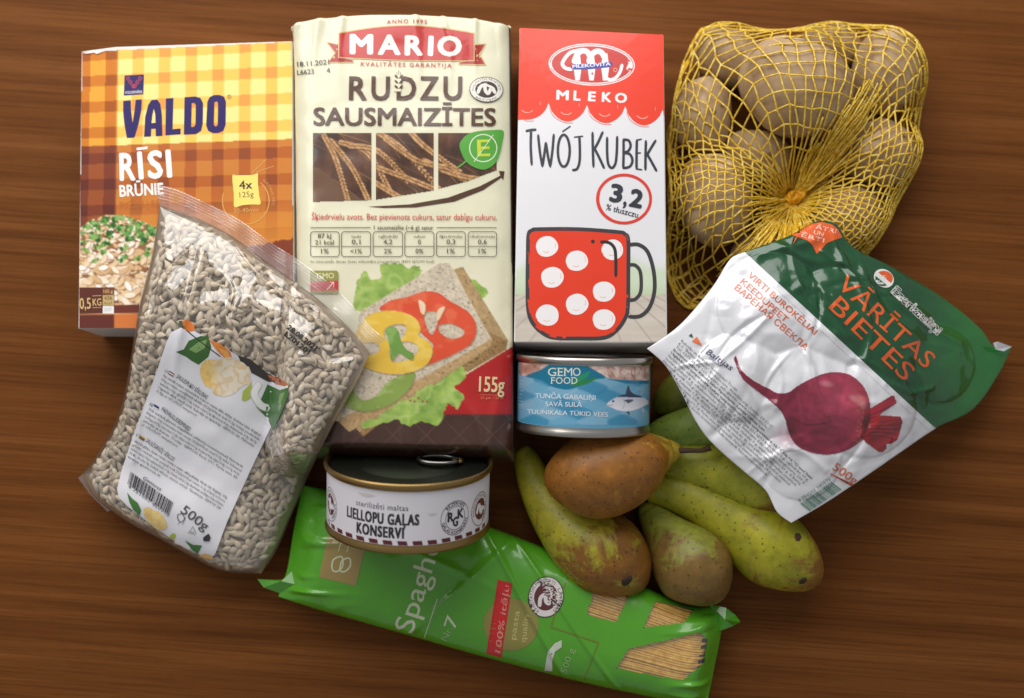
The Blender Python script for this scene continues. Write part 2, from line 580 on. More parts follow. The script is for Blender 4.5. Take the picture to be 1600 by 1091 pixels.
def lathe(profile, nseg, frame):
    """profile: (radius, height) pairs about the axis of frame (origin, ex, ey, axis)"""
    o, ex, ey, ax = frame
    V = []; F = []
    for r, h in profile:
        for k in range(nseg):
            a = 2 * math.pi * k / nseg
            V.append(o + ex * (r * math.cos(a)) + ey * (r * math.sin(a)) + ax * h)
    m = len(profile)
    for j in range(m - 1):
        for k in range(nseg):
            k2 = (k + 1) % nseg
            F.append((j * nseg + k, j * nseg + k2, (j + 1) * nseg + k2, (j + 1) * nseg + k))
    return np.array([tuple(v) for v in V]), F
def tube(path, radius, seg=5, V=None, F=None):
    V = [] if V is None else V; F = [] if F is None else F
    n = len(path)
    prev = None; rings = []
    for k in range(n):
        p = np.array(path[k], float)
        d = np.array(path[min(k + 1, n - 1)], float) - np.array(path[max(k - 1, 0)], float)
        d /= np.linalg.norm(d) + 1e-12
        ref = np.array((0, 0, 1.0)) if abs(d[2]) < 0.9 else np.array((1.0, 0, 0))
        a = np.cross(d, ref); a /= np.linalg.norm(a); b = np.cross(a, d)
        r = radius(k / max(1, n - 1)) if callable(radius) else radius
        o = len(V)
        for q in range(seg):
            t = 2 * math.pi * q / seg
            V.append(tuple(p + a * r * math.cos(t) + b * r * math.sin(t)))
        if prev is not None:
            for q in range(seg):
                F.append((prev + q, prev + (q + 1) % seg, o + (q + 1) % seg, o + q))
        prev = o
        if k == 0: F.append(tuple(o + q for q in range(seg))[::-1])
        if k == n - 1: F.append(tuple(o + q for q in range(seg)))
    return V, F

# ================================================================== the table
def build_table():
    m, nt, b = new_mat('walnut_laminate')
    tc = N(nt, 'ShaderNodeTexCoord')
    mp = N(nt, 'ShaderNodeMapping'); mp.inputs['Rotation'].default_value = (0, 0, math.radians(4))
    nt.links.new(tc.outputs['Object'], mp.inputs['Vector'])
    def stretched(sx, sy, scale, detail, dist=0.0):
        m2 = N(nt, 'ShaderNodeMapping'); m2.inputs['Scale'].default_value = (sx, sy, 1)
        nt.links.new(mp.outputs['Vector'], m2.inputs['Vector'])
        nz = N(nt, 'ShaderNodeTexNoise')
        nz.inputs['Scale'].default_value = scale; nz.inputs['Detail'].default_value = detail; nz.inputs['Distortion'].default_value = dist
        nz.inputs['Roughness'].default_value = 0.6
        nt.links.new(m2.outputs['Vector'], nz.inputs['Vector'])
        return nz.outputs['Fac']
    bands = stretched(0.6, 22, 3.4, 4, 0.15)          # broad figure
    grain = stretched(2.0, 150, 5.0, 8, 0.05)          # streaks along the board
    pores = stretched(16, 600, 5.0, 4)                # fine dark pores
    r1 = ramp(nt, bands, [(0.30, L4((97, 56, 25))), (0.52, L4((114, 68, 32))), (0.72, L4((128, 79, 40)))])
    r2 = ramp(nt, grain, [(0.34, (0.60, 0.56, 0.53, 1)), (0.52, (0.98, 0.98, 0.98, 1)), (0.75, (1.15, 1.12, 1.1, 1))])
    r3 = ramp(nt, pores, [(0.30, (0.62, 0.58, 0.55, 1)), (0.48, (1, 1, 1, 1))])
    mx = N(nt, 'ShaderNodeMix', data_type='RGBA', blend_type='MULTIPLY'); mx.inputs['Factor'].default_value = 0.8
    nt.links.new(r1.outputs['Color'], mx.inputs['A']); nt.links.new(r2.outputs['Color'], mx.inputs['B'])
    mx2 = N(nt, 'ShaderNodeMix', data_type='RGBA', blend_type='MULTIPLY'); mx2.inputs['Factor'].default_value = 0.6
    nt.links.new(mx.outputs['Result'], mx2.inputs['A']); nt.links.new(r3.outputs['Color'], mx2.inputs['B'])
    nt.links.new(mx2.outputs['Result'], b.inputs['Base Color'])
    rr_ = ramp(nt, stretched(3, 5, 6.0, 5), [(.3, (.42, .42, .42, 1)), (.7, (.58, .58, .58, 1))]); nt.links.new(rr_.outputs['Color'], b.inputs['Roughness'])
    b.inputs['Specular IOR Level'].default_value = 0.05
    bp = N(nt, 'ShaderNodeBump'); bp.inputs['Distance'].default_value = 0.0002; bp.inputs['Strength'].default_value = 0.25
    nt.links.new(pores, bp.inputs['Height']); nt.links.new(bp.outputs['Normal'], b.inputs['Normal'])
    n = 8; xs = np.linspace(-0.75, 0.75, n + 1); ys = np.linspace(-0.55, 0.60, n + 1)
    V = [(x, y, 0) for y in ys[::-1] for x in xs]
    k = len(V)
    V += [(x, y, -0.028) for y in ys[::-1] for x in xs]
    me = make_mesh('table_top', V, closed_faces(n, n), smooth_shade=False)
    o = bpy.data.objects.new('table_top', me); me.materials.append(m); COL.objects.link(o)
    tag(o, 'brown wood-grain table top under the groceries', kind='structure')
build_table()

# ================================================================== cardboard boxes
def box_body(thing, name, quad, z, mat, col, crease=None, drop=0.0, bulge=0.0):
    """quad: TL, TR, BR, BL picture points of the upper face at height z; returns the upper face as a Surface"""
    q = [np.array(at(x, y, z - (drop if k in (0, 3) else 0))) for k, (x, y) in enumerate(quad)]
    for k in (0, 3): q[k][2] = z
    n = 14
    us = np.linspace(0, 1, n + 1)
    if crease is not None:
        us = np.sort(np.r_[us[np.abs(us - crease) > 0.02], crease])
    m = len(us) - 1
    V = []
    for t in np.linspace(0, 1, n + 1):
        for s in us:
            p = (q[0] * (1 - s) + q[1] * s) * (1 - t) + (q[3] * (1 - s) + q[2] * s) * t
            if crease is not None and s < crease: p[2] -= drop * (1 - s / crease)
            p[2] += bulge * math.sin(math.pi * s) * math.sin(math.pi * t)
            V.append(p)
    V = np.array(V)
    B = V.copy(); B[:, 2] = 0.0006
    W = np.r_[V, B]
    F = closed_faces(m, n)
    o = thing.part(name, W, F, mat, np.tile(lin1(col), (len(W), 1)), smooth_shade=False)
    md = o.modifiers.new('edge', 'BEVEL'); md.width = 0.0009; md.segments = 2; md.limit_method = 'ANGLE'; md.angle_limit = math.radians(50)
    return Surface(V, grid_faces(m, n))

# ------------------------------------------------------------------ rice box
CARD_BUMP = [(140, 3, 0.0004, 0.25, (1, 1, 1)), (14, 2, 0.004, 0.25, (1, 1, 1))]
def build_rice_box():
    quad = [(127, 80), (457, 64), (460, 514), (122, 514)]
    c = at(290, 300, 0)
    th = Thing('rice_box', 'orange gingham cardboard box of brown rice partly under the clear seed bag', 'box', (c.x, c.y, 0))
    mat = print_mat('rice_box_card', 0.46, CARD_BUMP, spec=0.2, coat=0.03)
    crease = 0.176
    sf = box_body(th, 'carton_body', quad, 0.050, mat, (226, 222, 216), crease, 0.006)
    pr = Printer(th, sf, mat, cut=9, base=0.00015, smooth_shade=False)
    pr.begin('front_print')
    cv = Canvas(121, 60, 461, 516, (240, 200, 90), ss=1.0, seed=4)
    X, Y = cv.X, cv.Y
    # box coordinates: v down the panel, u across it
    v = Y.copy()
    for _ in range(4):
        sl = -0.055 + 0.055 * (v - 80) / 435
        v = Y - sl * (X - 185)
    u = X + 0.0155 * (v - 80) * np.clip(1 - (X - 185) / 300, 0, 1.2)
    fu = np.mod(u - 207.0, 41.7); fv = np.mod(v - 76.0, 40.6)
    cd = ((fu < 18) * 1.0) + ((fv < 17) * 1.0)          # 0, 1 or 2 woven threads
    strip = u < 185
    def pick(a, b, c_):
        return np.where((cd == 0)[..., None], np.array(a, float), np.where((cd == 1)[..., None], np.array(b, float), np.array(c_, float)))
    yel = pick((254, 230, 145), (251, 200, 92), (240, 160, 74))
    yel_s = pick((236, 168, 62), (210, 126, 44), (168, 90, 34))
    bro = pick((206, 128, 54), (186, 100, 42), (148, 74, 36))
    bro_s = pick((158, 84, 46), (130, 64, 42), (104, 50, 38))
    low = smooth((v - 290) / 90)[..., None]
    glow = np.array((224, 146, 58), float)
    bro = bro * (1 - 0.75 * low) + glow * 0.75 * low
    a = np.where((v < 227)[..., None], np.where(strip[..., None], yel_s, yel), np.where(strip[..., None], bro_s, bro))
    # dark treetops along the foot of the picture
    edge = 386 + 16 * fbm(X / 14, Y * 0 + 3, 8, 4) - 8 - 0.10 * (X - 400)
    a = np.where((v > edge)[..., None], np.array((132, 62, 38), float), a)
    cv.a = a
    # bowl of rice with herbs
    heap = [(118, 362), (140, 345), (165, 335), (190, 336), (215, 343), (245, 356), (262, 400), (262, 476), (178, 478), (178, 449), (118, 449)]
    hm = in_poly(X, Y, heap) * 1.0
    cv.blend(hm, (150, 104, 70))
    r = cv.r
    pal = [(250, 236, 212), (244, 220, 184), (236, 204, 160), (254, 248, 236), (222, 182, 134)]
    for k in range(560):
        x = r.uniform(118, 264); y = r.uniform(336, 480)
        big = 0.75 + (y - 336) / 150
        if r.random() < 0.12: cv.ell(x, y, 5 * big, 3.4 * big, (104, 58, 40), r.uniform(0, 180), 0.8, mask=hm)
        cv.ell(x + 0.8, y + 1.0, 6.2 * big, 3.2 * big, (150, 100, 64), ang := r.uniform(-60, 60), 0.7, mask=hm)
        cv.ell(x, y, 6 * big, 2.8 * big, pal[r.randrange(5)], ang, 1.0, mask=hm)
    for k in range(74):
        x = r.uniform(128, 246); y = 338 + abs(r.gauss(0, 20))
        if r.random() < 0.25: y = r.uniform(345, 410)
        for q in range(4):
            cv.ell(x + r.uniform(-5, 5), y + r.uniform(-3, 3), r.uniform(2, 5), r.uniform(1.4, 3), [(66, 122, 50), (104, 160, 76), (44, 92, 40), (140, 184, 104)][r.randrange(4)], r.uniform(0, 180), 0.9, mask=hm)
    # foot bands
    cv.poly([(118, 449), (178.6, 449), (178.6, 491), (118, 491)], (98, 52, 42))
    cv.poly([(178.6, 477), (262, 474), (262, 489), (178.6, 491)], (112, 54, 40))
    cv.poly([(118, 492.5), (178.6, 492.5), (178.6, 520), (118, 520)], (104, 52, 42))
    cv.poly([(178.6, 491), (462, 486), (462, 520), (178.6, 520)], (214, 122, 62))
    cv.line([(118, 491.5), (262, 489)], 1.3, (220, 170, 120), curve=False)
    q = quad
    def inside(X_, Y_):
        return in_poly(X_, Y_, [(q[0][0] + .7, q[0][1] + .6), (q[1][0] - .7, q[1][1] + .7), (q[2][0] - .7, q[2][1] - .6), (q[3][0] + .7, q[3][1] - .6)])
    pr.raster(cv, 1.5, inside)
    pr.off += 8e-5
    pr.begin('net_weight_panel')
    pr.text('0,5', (124.5, 483), (142, 482.5), 17, (222, 190, 130), 0.01)
    pr.text('KG', (145, 478), (158.5, 477.5), 11, (222, 190, 130), 0.01)
    pr.stroke([(145, 462.5), (158, 462)], 1.4, (222, 190, 130)); pr.stroke([(145, 481), (158, 480.5)], 1.4, (222, 190, 130))
    pr.poly([(160, 449.5), (178, 449), (178, 461), (160, 461)], (126, 78, 56))
    pr.poly([(160.5, 461.5), (178, 461), (178, 478), (160.5, 478)], (196, 170, 112))
    pr.poly([(160.5, 478.5), (178, 478.5), (178, 490), (160.5, 490)], (240, 238, 236))
    pr.text('105 g', (162, 458), (176, 457.6), 5, (222, 190, 130), res=2)
    pr.text('436', (163, 469), (175, 468.5), 6, (96, 52, 42), res=2)
    pr.text('kcal', (163.5, 476), (174, 475.6), 4, (96, 52, 42), res=2)
    pr.text('22%*', (163, 486.5), (175, 486), 5, (180, 170, 165), res=2)
    # maker's square
    pr.begin('maker_badge')
    pr.poly([(194.5, 118), (225, 116.5), (224, 147.5), (193.5, 149.5)], (48, 38, 98))
    for sx in (-1, 1):
        for k in range(3):
            x = 209.3 + sx * (9.5 - 4.1 * k); y = 122.5 + 6 * k
            pr.stroke([(x - 2.4, y), (x, y - 2.4), (x + 2.4, y), (x, y + 3.0)], 1.0, (214, 74, 74), closed=True)
    pr.text('VOLDEMĀRS', (195.3, 147), (222.5, 145.6), 4.2, (232, 228, 240), 0.01, 2)
    # brand name, drawn letter by letter
    pr.begin('brand_lettering')
    Z = lambda pts: [(x / 4.197 + 100, y / 4.197 + 40) for x, y in pts]
    nv = (46, 34, 100)
    pr.poly(Z([(388, 494), (438, 490), (440, 560), (450, 640), (462, 560), (470, 487), (510, 484), (506, 560), (488, 650), (462, 735), (412, 738), (396, 650), (388, 570)]), nv)
    pr.poly(Z([(525, 730), (532, 600), (552, 520), (575, 488), (612, 485), (632, 515), (642, 590), (645, 724), (602, 726), (600, 676), (572, 678), (570, 728)]), nv, [Z([(573, 640), (600, 638), (598, 580), (588, 545), (580, 585)])])
    pr.poly(Z([(668, 478), (718, 475), (712, 680), (765, 675), (764, 714), (665, 720)]), nv)
    pr.poly(Z([(790, 470), (860, 465), (895, 475), (912, 510), (910, 640), (900, 690), (865, 712), (786, 716)]), nv, [Z([(838, 508), (855, 508), (864, 522), (862, 650), (852, 664), (834, 666)])])
    pr.poly(Z([(940, 500), (955, 470), (985, 455), (1020, 455), (1050, 468), (1062, 500), (1060, 650), (1045, 690), (1010, 705), (975, 705), (945, 690), (932, 655)]), nv, [Z([(986, 505), (1000, 496), (1010, 508), (1008, 650), (996, 664), (983, 652)])])
    pr.ellipse(358.5, 151.5, 3.4, 3.4, (150, 110, 60), hole=0.7); pr.text('R', (357, 153.5), (360, 153.4), 3.8, (150, 110, 60), res=2)
    pr.begin('product_lettering')
    w = (250, 246, 240)
    for ch, xa, xb, ya in (('R', 187, 212, 283), ('I', 217, 225, 281), ('S', 231, 255, 279.5), ('I', 261, 269.5, 278)):
        pr.text(ch, (xa, ya), (xb, ya - 0.6), 44, w, 0.035)
    pr.poly([(213.5, 231), (230.5, 229), (230.5, 233), (213.5, 235)], w)
    pr.text('BRŪNIE', (187, 308), (256, 304), 18.5, w, 0.03)
    pr.text('RYŽIAI | RICE', (187, 326.5), (262, 323), 11, (190, 112, 52), 0.0)
    pr.begin('portion_tag')
    pr.stroke([(394, 270), (416, 248.5)], 1.2, (236, 190, 120)); pr.stroke([(401, 269), (428, 259.5)], 1.2, (236, 190, 120))
    ring = [(384 + 36.5 * math.cos(t), 314 + 36.5 * math.sin(t)) for t in np.linspace(-0.9, 3.5, 30)]
    pr.stroke(ring, 1.6, (226, 170, 92), curve=False)
    pr.arc_text('GATAVS PĒC', 384, 314, 41, 41, 40, 100, 4, (224, 170, 96))
    pr.text('30-40min', (365, 333), (404, 331), 7, (224, 176, 100), 0.0, 2)
    pr.poly(smooth_line(Z2 := [(363, 275.5), (370, 274), (395, 273.5), (402.6, 270.7), (403, 285), (405, 305), (407, 319), (395, 319.5), (378, 321), (366, 323.6), (365.5, 305)], True, 3), (252, 228, 120))
    pr.text('4x', (374, 296.5), (394.5, 295), 13.5, (62, 50, 60), 0.015)
    pr.text('125g', (374.5, 309), (396.5, 307.5), 8.5, (92, 78, 60), 0.0)
    pr.flush()
    # worn white board along the upper left edge
    wp = Printer(th, sf, mat, cut=999, base=0.0009, smooth_shade=False)
    wp.begin('worn_edge')
    wp.poly([(127.3, 79.6), (140, 79.2), (160, 79.3), (168, 78.4), (160, 81), (156, 82.6), (151, 84.5), (147, 82.2), (142, 82.8), (136, 81.6), (131, 83.0), (127.4, 82.5)], (244, 240, 236))
    wp.flush()
build_rice_box()

# ------------------------------------------------------------------ milk carton
def build_milk_carton():
    quad = [(812, 43), (1037, 53.5), (1043, 536), (803, 535)]
    c = at(922, 290, 0)
    th = Thing('milk_carton', 'white and red milk carton printed with a polka dot mug', 'carton', (c.x, c.y, 0))
    mat = print_mat('milk_carton_card', 0.33, [(10, 2, 0.004, 0.2, (1, 1, 1)), (160, 2, 0.0002, 0.2, (1, 1, 1))], coat=0.3)
    sf = box_body(th, 'carton_body', quad, 0.063, mat, (232, 231, 234), bulge=0.0022)
    pr = Printer(th, sf, mat, cut=25, smooth_shade=False)
    red = (240, 62, 34); ink = (50, 54, 62)
    Z = lambda pts: [(x / 3.896 + 780, y / 3.896 + 20) for x, y in pts]
    Y7 = lambda pts: [(x / 3.896 + 780, y / 3.896 + 280) for x, y in pts]
    pr.begin('scenery_print')
    cv = Canvas(803, 380, 1044, 536, (232, 231, 234), seed=5)
    X, Y = cv.X, cv.Y
    hill = 412 - 14 * np.sin((X - 790) / 36) ** 2 - 6 * np.sin(X / 19)
    g = smooth((Y - hill + 6) / 22) * 0.8
    cv.blend(g, (206, 222, 186))
    cv.blend(smooth((Y - 440) / 22) * 0.5, (186, 206, 160))
    pl = smooth((Y - 459) / 3)
    base = np.array((206, 196, 182), float) * (0.95 + 0.12 * fbm(X / 40, Y / 5, 3))[..., None]
    cv.a = cv.a * (1 - pl[..., None]) + base * pl[..., None]
    for k in range(-9, 10):
        x0 = 923 + k * 17; x1 = 923 + k * 58
        cv.line([(x0, 455), (x1, 560)], 1.3, (150, 138, 124), 0.75 * 1.0, curve=False, mask=pl)
    def inside(X_, Y_):
        return in_poly(X_, Y_, [(805.5, 380), (1040.7, 380), (1042.2, 535), (804, 534.2)])
    pr.raster(cv, 2.0, inside)
    pr.begin('awning_print')
    cus = [(806.0, 180), (857, 161), (917, 164), (977, 166), (1035.5, 171)]
    bot = [(826, 187), (887, 190), (947, 192.5), (1006, 196)]
    pts = [(812.8, 43.8), (1036.3, 54.2), (1037.8, 172)]
    arcs = []
    for k in range(3, -1, -1):
        a, b = np.array(cus[k + 1]), np.array(cus[k])
        lo = bot[k][1]
        for q in range(0, 13):
            t = q / 12
            p = a * (1 - t) + b * t
            e = math.sin(math.pi * min(1, max(0, t))) ** 0.62
            if k == 0: e = math.sin(math.pi * (0.0 + 0.72 * t)) ** 0.62; 
            arcs.append((max(806.2, p[0]), p[1] + (lo - p[1]) * e))
    pr.poly([pts[0], pts[1], (1037.9, 183)] + arcs, red)
    for k in range(4):
        x, y = bot[k]
        pr.stroke([(x - 11, y - 15), (x - 6, y - 11.5), (x + 1, y - 11), (x + 6, y - 14)], 1.1, (250, 190, 176))
        pr.stroke([(x + 18, y - 28), (x + 18, y - 23)], 1.2, (250, 180, 165))
        a, b = cus[k], cus[k + 1]
        pr.stroke([(a[0] + 2, a[1] + 8), (a[0] + 8, y - 8), (x - 6, y + 1.3), (x + 8, y + 2.2)], 0.9, (236, 100, 80))
    pr.begin('dairy_emblem')
    pr.ellipse(924.5, 101, 67.5, 33, (244, 240, 240), 2)
    pr.ellipse(924.5, 101, 65.8, 31.4, (232, 70, 56), 2)
    pr.ellipse(924.5, 101, 64.4, 30.2, (244, 240, 240), 2)
    pr.ellipse(924.5, 101, 62.6, 28.6, (206, 58, 52), 2)
    w = (246, 244, 244)
    pr.stroke(Z([(475, 400), (476, 260), (478, 235), (492, 228), (470, 232), (430, 245), (395, 285), (385, 315), (405, 338), (440, 345)])[::-1][:9] , 5.5, w)
    for x in (477, 562, 645):
        pr.stroke(Z([(x, 398), (x, 330), (x, 262)]), 12.5, w, curve=False)
    pr.stroke(Z([(455, 300), (475, 255), (505, 232), (538, 240), (555, 275)]), 8.5, w)
    pr.stroke(Z([(545, 300), (562, 258), (590, 236), (622, 242), (642, 275)]), 8.5, w)
    pr.stroke(Z([(645, 392), (672, 408), (706, 398), (734, 364), (748, 318)]), 5.0, w)
    pr.stroke(Z([(447, 331), (563, 327), (680, 314)]), 8.6, (60, 66, 160))
    pr.text('MLEKOVITA', (894.5, 106.8), (954.5, 102.4), 5.4, (236, 236, 246), 0.03, 2)
    pr.ellipse(961.5, 109.5, 3, 3, (240, 200, 196), hole=0.7); 
    pr.begin('product_lettering')
    for ch, xa, xb, y in (('M', 869, 888.5, 156), ('L', 895.5, 907, 157), ('E', 918.5, 930.5, 158), ('K', 940, 955, 159.3), ('O', 960.5, 979.5, 160.5)):
        pr.text(ch, (xa, y), (xb, y + 0.8), 15.5, w, 0.04)
    pr.begin('slogan_lettering')
    S = [[(165, 720), (195, 714), (222, 712)], [(194, 716), (192, 820), (198, 925)],
         [(237, 745), (248, 850), (263, 935)], [(264, 932), (276, 850), (284, 792)], [(285, 794), (298, 880), (311, 937)], [(311, 934), (324, 840), (332, 742)],
         [(388, 722), (430, 693)], [(460, 757), (506, 752)], [(488, 756), (491, 830), (489, 905), (474, 950), (448, 958)],
         [(568, 730), (570, 830), (574, 938)], [(630, 727), (604, 785), (578, 832)], [(580, 826), (608, 880), (638, 945)],
         [(657, 760), (657, 850), (664, 920), (686, 945), (708, 915), (716, 840), (718, 755)],
         [(757, 770), (757, 860), (755, 945)], [(757, 772), (788, 778), (800, 810), (785, 842), (760, 850)], [(760, 853), (796, 862), (811, 900), (795, 936), (757, 946)],
         [(838, 775), (836, 860), (836, 950)], [(838, 776), (863, 770)], [(838, 855), (858, 853)], [(836, 951), (866, 955)],
         [(893, 780), (891, 860), (890, 955)], [(952, 778), (925, 822), (898, 868)], [(900, 860), (926, 905), (957, 962)]]
    for s in S: pr.stroke(Z(s), 4.0, ink)
    o = [(393 + 36 * math.sin(t), 840 - 97 * math.cos(t)) for t in np.linspace(0, 2 * math.pi, 17)[:-1]]
    pr.stroke(Z(o), 4.0, ink, closed=True)
    pr.begin('fat_content_mark')
    ring = [(975 + 41.5 * math.cos(t), 311 + 37.5 * math.sin(t)) for t in np.linspace(0, 2 * math.pi, 25)[:-1]]
    pr.stroke(ring, 4.4, (226, 58, 42), closed=True)
    pr.stroke([(938, 295), (936, 315), (944, 333), (960, 345)], 1.3, (226, 70, 52))
    pr.text('3', (951, 315), (971, 318), 29, ink, 0.045); pr.text(',', (973, 321), (978.5, 322), 29, ink, 0.03)
    pr.text('2', (981.5, 322.5), (1002, 326.5), 29, ink, 0.045)
    pr.text('% tłuszczu', (946, 327.5), (996, 340.5), 9.2, ink, 0.008)
    pr.begin('mug_picture')
    out = [(172, 640), (174, 480), (178, 340), (200, 312), (240, 305), (480, 305), (720, 322), (765, 335), (785, 372), (786, 560), (783, 780), (765, 850), (715, 920), (640, 965), (480, 970), (330, 965), (255, 930), (200, 870), (176, 790)]
    pr.poly(smooth_line(Y7(out), True, 4), (232, 62, 32))
    pr.stroke(Y7(out), 6.0, (62, 60, 62), closed=True)
    pr.stroke(Y7([(792, 400), (850, 400), (905, 445), (940, 560), (945, 680), (915, 780), (860, 833), (792, 838)]), 6.0, (62, 60, 62))
    pr.stroke(Y7([(795, 522), (830, 526), (860, 570), (862, 680), (832, 728), (795, 738)]), 5.4, (62, 60, 62))
    for x, y, r_ in ((290, 410, 68), (472, 497, 68), (690, 430, 66), (323, 598, 69), (637, 685, 68), (473, 762, 69), (294, 828, 70), (637, 855, 69)):
        px, py = Y7([(x, y)])[0]; rr = r_ / 3.896
        wob = [(px + rr * (1 + 0.03 * math.sin(3 * t + x)) * math.cos(t), py + rr * 0.93 * (1 + 0.03 * math.cos(2 * t + y)) * math.sin(t)) for t in np.linspace(0, 2 * math.pi, 25)[:-1]]
        pr.poly(wob, (246, 242, 242))
        pr.stroke([(px - rr * .35, py + rr * .45), (px - rr * .05, py + rr * .55), (px + rr * .2, py + rr * .45)], 0.8, (240, 150, 130))
        pr.stroke([(px + rr * .72, py - rr * .35), (px + rr * .78, py - rr * .1), (px + rr * .72, py + rr * .1)], 0.8, (240, 170, 150))
        pr.stroke([(px - rr * .95, py + rr * .2), (px - rr * .8, py + rr * .6), (px - rr * .4, py + rr * .95)], 0.8, (246, 120, 90))
    pr.ellipse(*Y7([(570, 380)])[0], 3.1, 3.1, (50, 46, 46), n=16)
    pr.stroke(Y7([(620, 382), (670, 388), (703, 425), (710, 500), (710, 590)]), 5.0, (50, 46, 46))
    pr.flush()
build_milk_carton()

# ================================================================== crispbread packet
def build_crispbread():
    edges = ([(447, 29), (480, 23), (560, 15), (640, 14), (720, 18), (798, 28)],
             [(798, 28), (799, 90), (800, 200), (802, 400), (804, 600), (804, 722)],
             [(464, 716), (560, 719), (640, 721), (720, 722), (804, 722)],
             [(447, 29), (455, 62), (457, 200), (459, 400), (461, 560), (464, 716)])
    zt, zm_ = 0.064, 0.042
    def F(s, t):
        a = (1 - np.abs(2 * s - 1) ** 7) ** (1 / 4.0)
        b = smooth(np.clip(t / 0.022, 0, 1)) ** 0.5 * smooth(np.clip((1 - t) / 0.04, 0, 1)) ** 0.5
        return np.clip(a * b, 0, 1)
    def wr(x, y, s, t):
        endz = np.exp(-(t / 0.10) ** 2) + np.exp(-((1 - t) / 0.12) ** 2)
        side = np.exp(-(s / 0.07) ** 2) + np.exp(-((1 - s) / 0.07) ** 2)
        big = (fbm(x * 22, y * 22, 5, 3) - 0.5) * 0.0026
        return big + endz * (ridge(x * 60, y * 16, 4) * 0.0022 - 0.0006) * (t > 0.01) + side * (fbm(x * 50, y * 40, 9, 3) - 0.5) * 0.003
    T, B, (nu, nv) = pillow(edges, 110, 190, lambda PX, PY: np.full_like(PX, zm_), lambda s, t, a, b: 0.0002 + (zt - zm_) * F(s, t),
                            lambda s, t, a, b: 0.0002 + (zm_ - 0.001) * F(s, t), wr, zref=0.060)
    c = at(640, 360, 0)
    th = Thing('crispbread_packet', 'cream plastic packet of rye crispbread with a red ribbon banner', 'packet', (c.x, c.y, 0))
    mat = print_mat('crispbread_film', 0.30, [(26, 2, 0.004, 0.22, (1, 1, 1)), (120, 2, 0.0006, 0.2, (1, 1, 1))], coat=0.35)
    V = np.r_[T, B]
    s, t = np.meshgrid(spaced(nu), spaced(nv))
    colr = np.tile(np.array((230, 226, 196), float), (len(V), 1))
    brown = (64, 40, 32)
    nT = len(T)
    sides = (np.r_[s.ravel(), s.ravel()] > 0.992)
    colr[sides] = brown
    colr[nT:] = brown
    colr[:nT][t.ravel() > 0.985] = brown
    th.part('wrapper', V, closed_faces(nu, nv), mat, lin1(colr))
    Nn = grid_normals(T, nu, nv)
    sf = Surface(T, grid_faces(nu, nv), Nn)
    # serrated end fin
    e = resample(edges[0], 0)
    fv = []; n = 120
    for k in range(n + 1):
        p = along(*e, np.array([k / n]))[0]
        q0 = at(p[0], p[1] + 2.5, 0.060); q1 = at(p[0], p[1] - (4.2 if k % 2 else 3.2), 0.060); q0.z = q1.z = zm_ + 0.0004
        fv += [tuple(q0), tuple(q1)]
    ff = [(2 * k, 2 * k + 1, 2 * k + 3, 2 * k + 2) for k in range(n)]
    fv2 = [(x, y, z - 0.0006) for x, y, z in fv]
    ff2 = [tuple(i + len(fv) for i in f[::-1]) for f in ff]
    rim = [(2 * k + 1, 2 * k + 1 + len(fv), 2 * k + 3 + len(fv), 2 * k + 3) for k in range(n)]
    th.part('end_seal', np.array(fv + fv2), ff + ff2 + rim, mat, np.tile(lin1((222, 216, 180)), (len(fv) * 2, 1)), smooth_shade=False)
    pr = Printer(th, sf, mat, cut=4, base=0.0002, step=4e-6)
    Z3 = lambda pts: [(x / 4.041 + 430, y / 4.041) for x, y in pts]
    Z4 = lambda pts: [(x / 4.041 + 430, y / 4.041 + 200) for x, y in pts]
    Z5 = lambda pts: [(x / 3.41 + 430, y / 3.41 + 400) for x, y in pts]
    red = (196, 44, 40); brn = (84, 54, 36); cream = (232, 226, 196)
    # ---------- lower picture
    pr.begin('sandwich_picture')
    cv = Canvas(461, 402, 804, 722, cream, ss=1.3, seed=9)
    X, Y = cv.X, cv.Y
    r = cv.r
    bm = smooth((Y - (668 + 0.0 * X)) / 1.5)
    zig = 646 + 1.2 * np.abs(np.mod(X, 5) - 2.5)
    panel = in_poly(X, Y, [(700, 600), (724, 588), (800, 542), (810, 540), (810, 660), (640, 660)])
    cv.blend(panel * 1.0, (178, 30, 28))
    low = np.where(X > 640, Y > zig, Y > 672 - (X - 500) * 0.05)
    cv.blend(low * 1.0, (72, 46, 38))
    cv.blend(in_poly(X, Y, [(461, 722), (461, 640), (640, 640), (700, 646), (700, 722)]) * (Y > 656 - 0.06 * (X - 560)) * 1.0, (72, 46, 38))
    for k in range(9):
        x = 470 + k * 52
        cv.line([(x, 720), (x + 80, 640)], 0.9, (112, 84, 70), 0.8, False, mask=low * 1.0)
        cv.line([(x + 80, 720), (x, 640)], 0.9, (112, 84, 70), 0.8, False, mask=low * 1.0)
    def lettuce(poly, seed):
        pts = smooth_line(Z5(poly), True, 5)
        rr = random.Random(seed)
        pts = [(p[0] + rr.uniform(-2.2, 2.2), p[1] + rr.uniform(-2.2, 2.2)) for p in pts]
        n = lambda x, y: fbm(x / 11, y / 11, seed, 4)
        def colf(x, y):
            q = n(x, y)[..., None]; h = ridge(x / 22, y / 22, seed + 3)[..., None]
            a = np.array((92, 140, 40.)) * (1 - q) + np.array((184, 208, 96.)) * q
            return a * (1 - 0.45 * h) + np.array((206, 222, 134.)) * 0.45 * h
        cv.poly(pts, colf)
    lettuce([(430, 190), (445, 120), (470, 85), (495, 95), (510, 130), (560, 110), (555, 50), (640, 38), (700, 60), (770, 60), (772, 95), (690, 170), (600, 240), (430, 290)], 3)
    lettuce([(985, 110), (1050, 120), (1130, 190), (1105, 240), (1125, 300), (1130, 370), (1080, 330), (1030, 230)], 6)
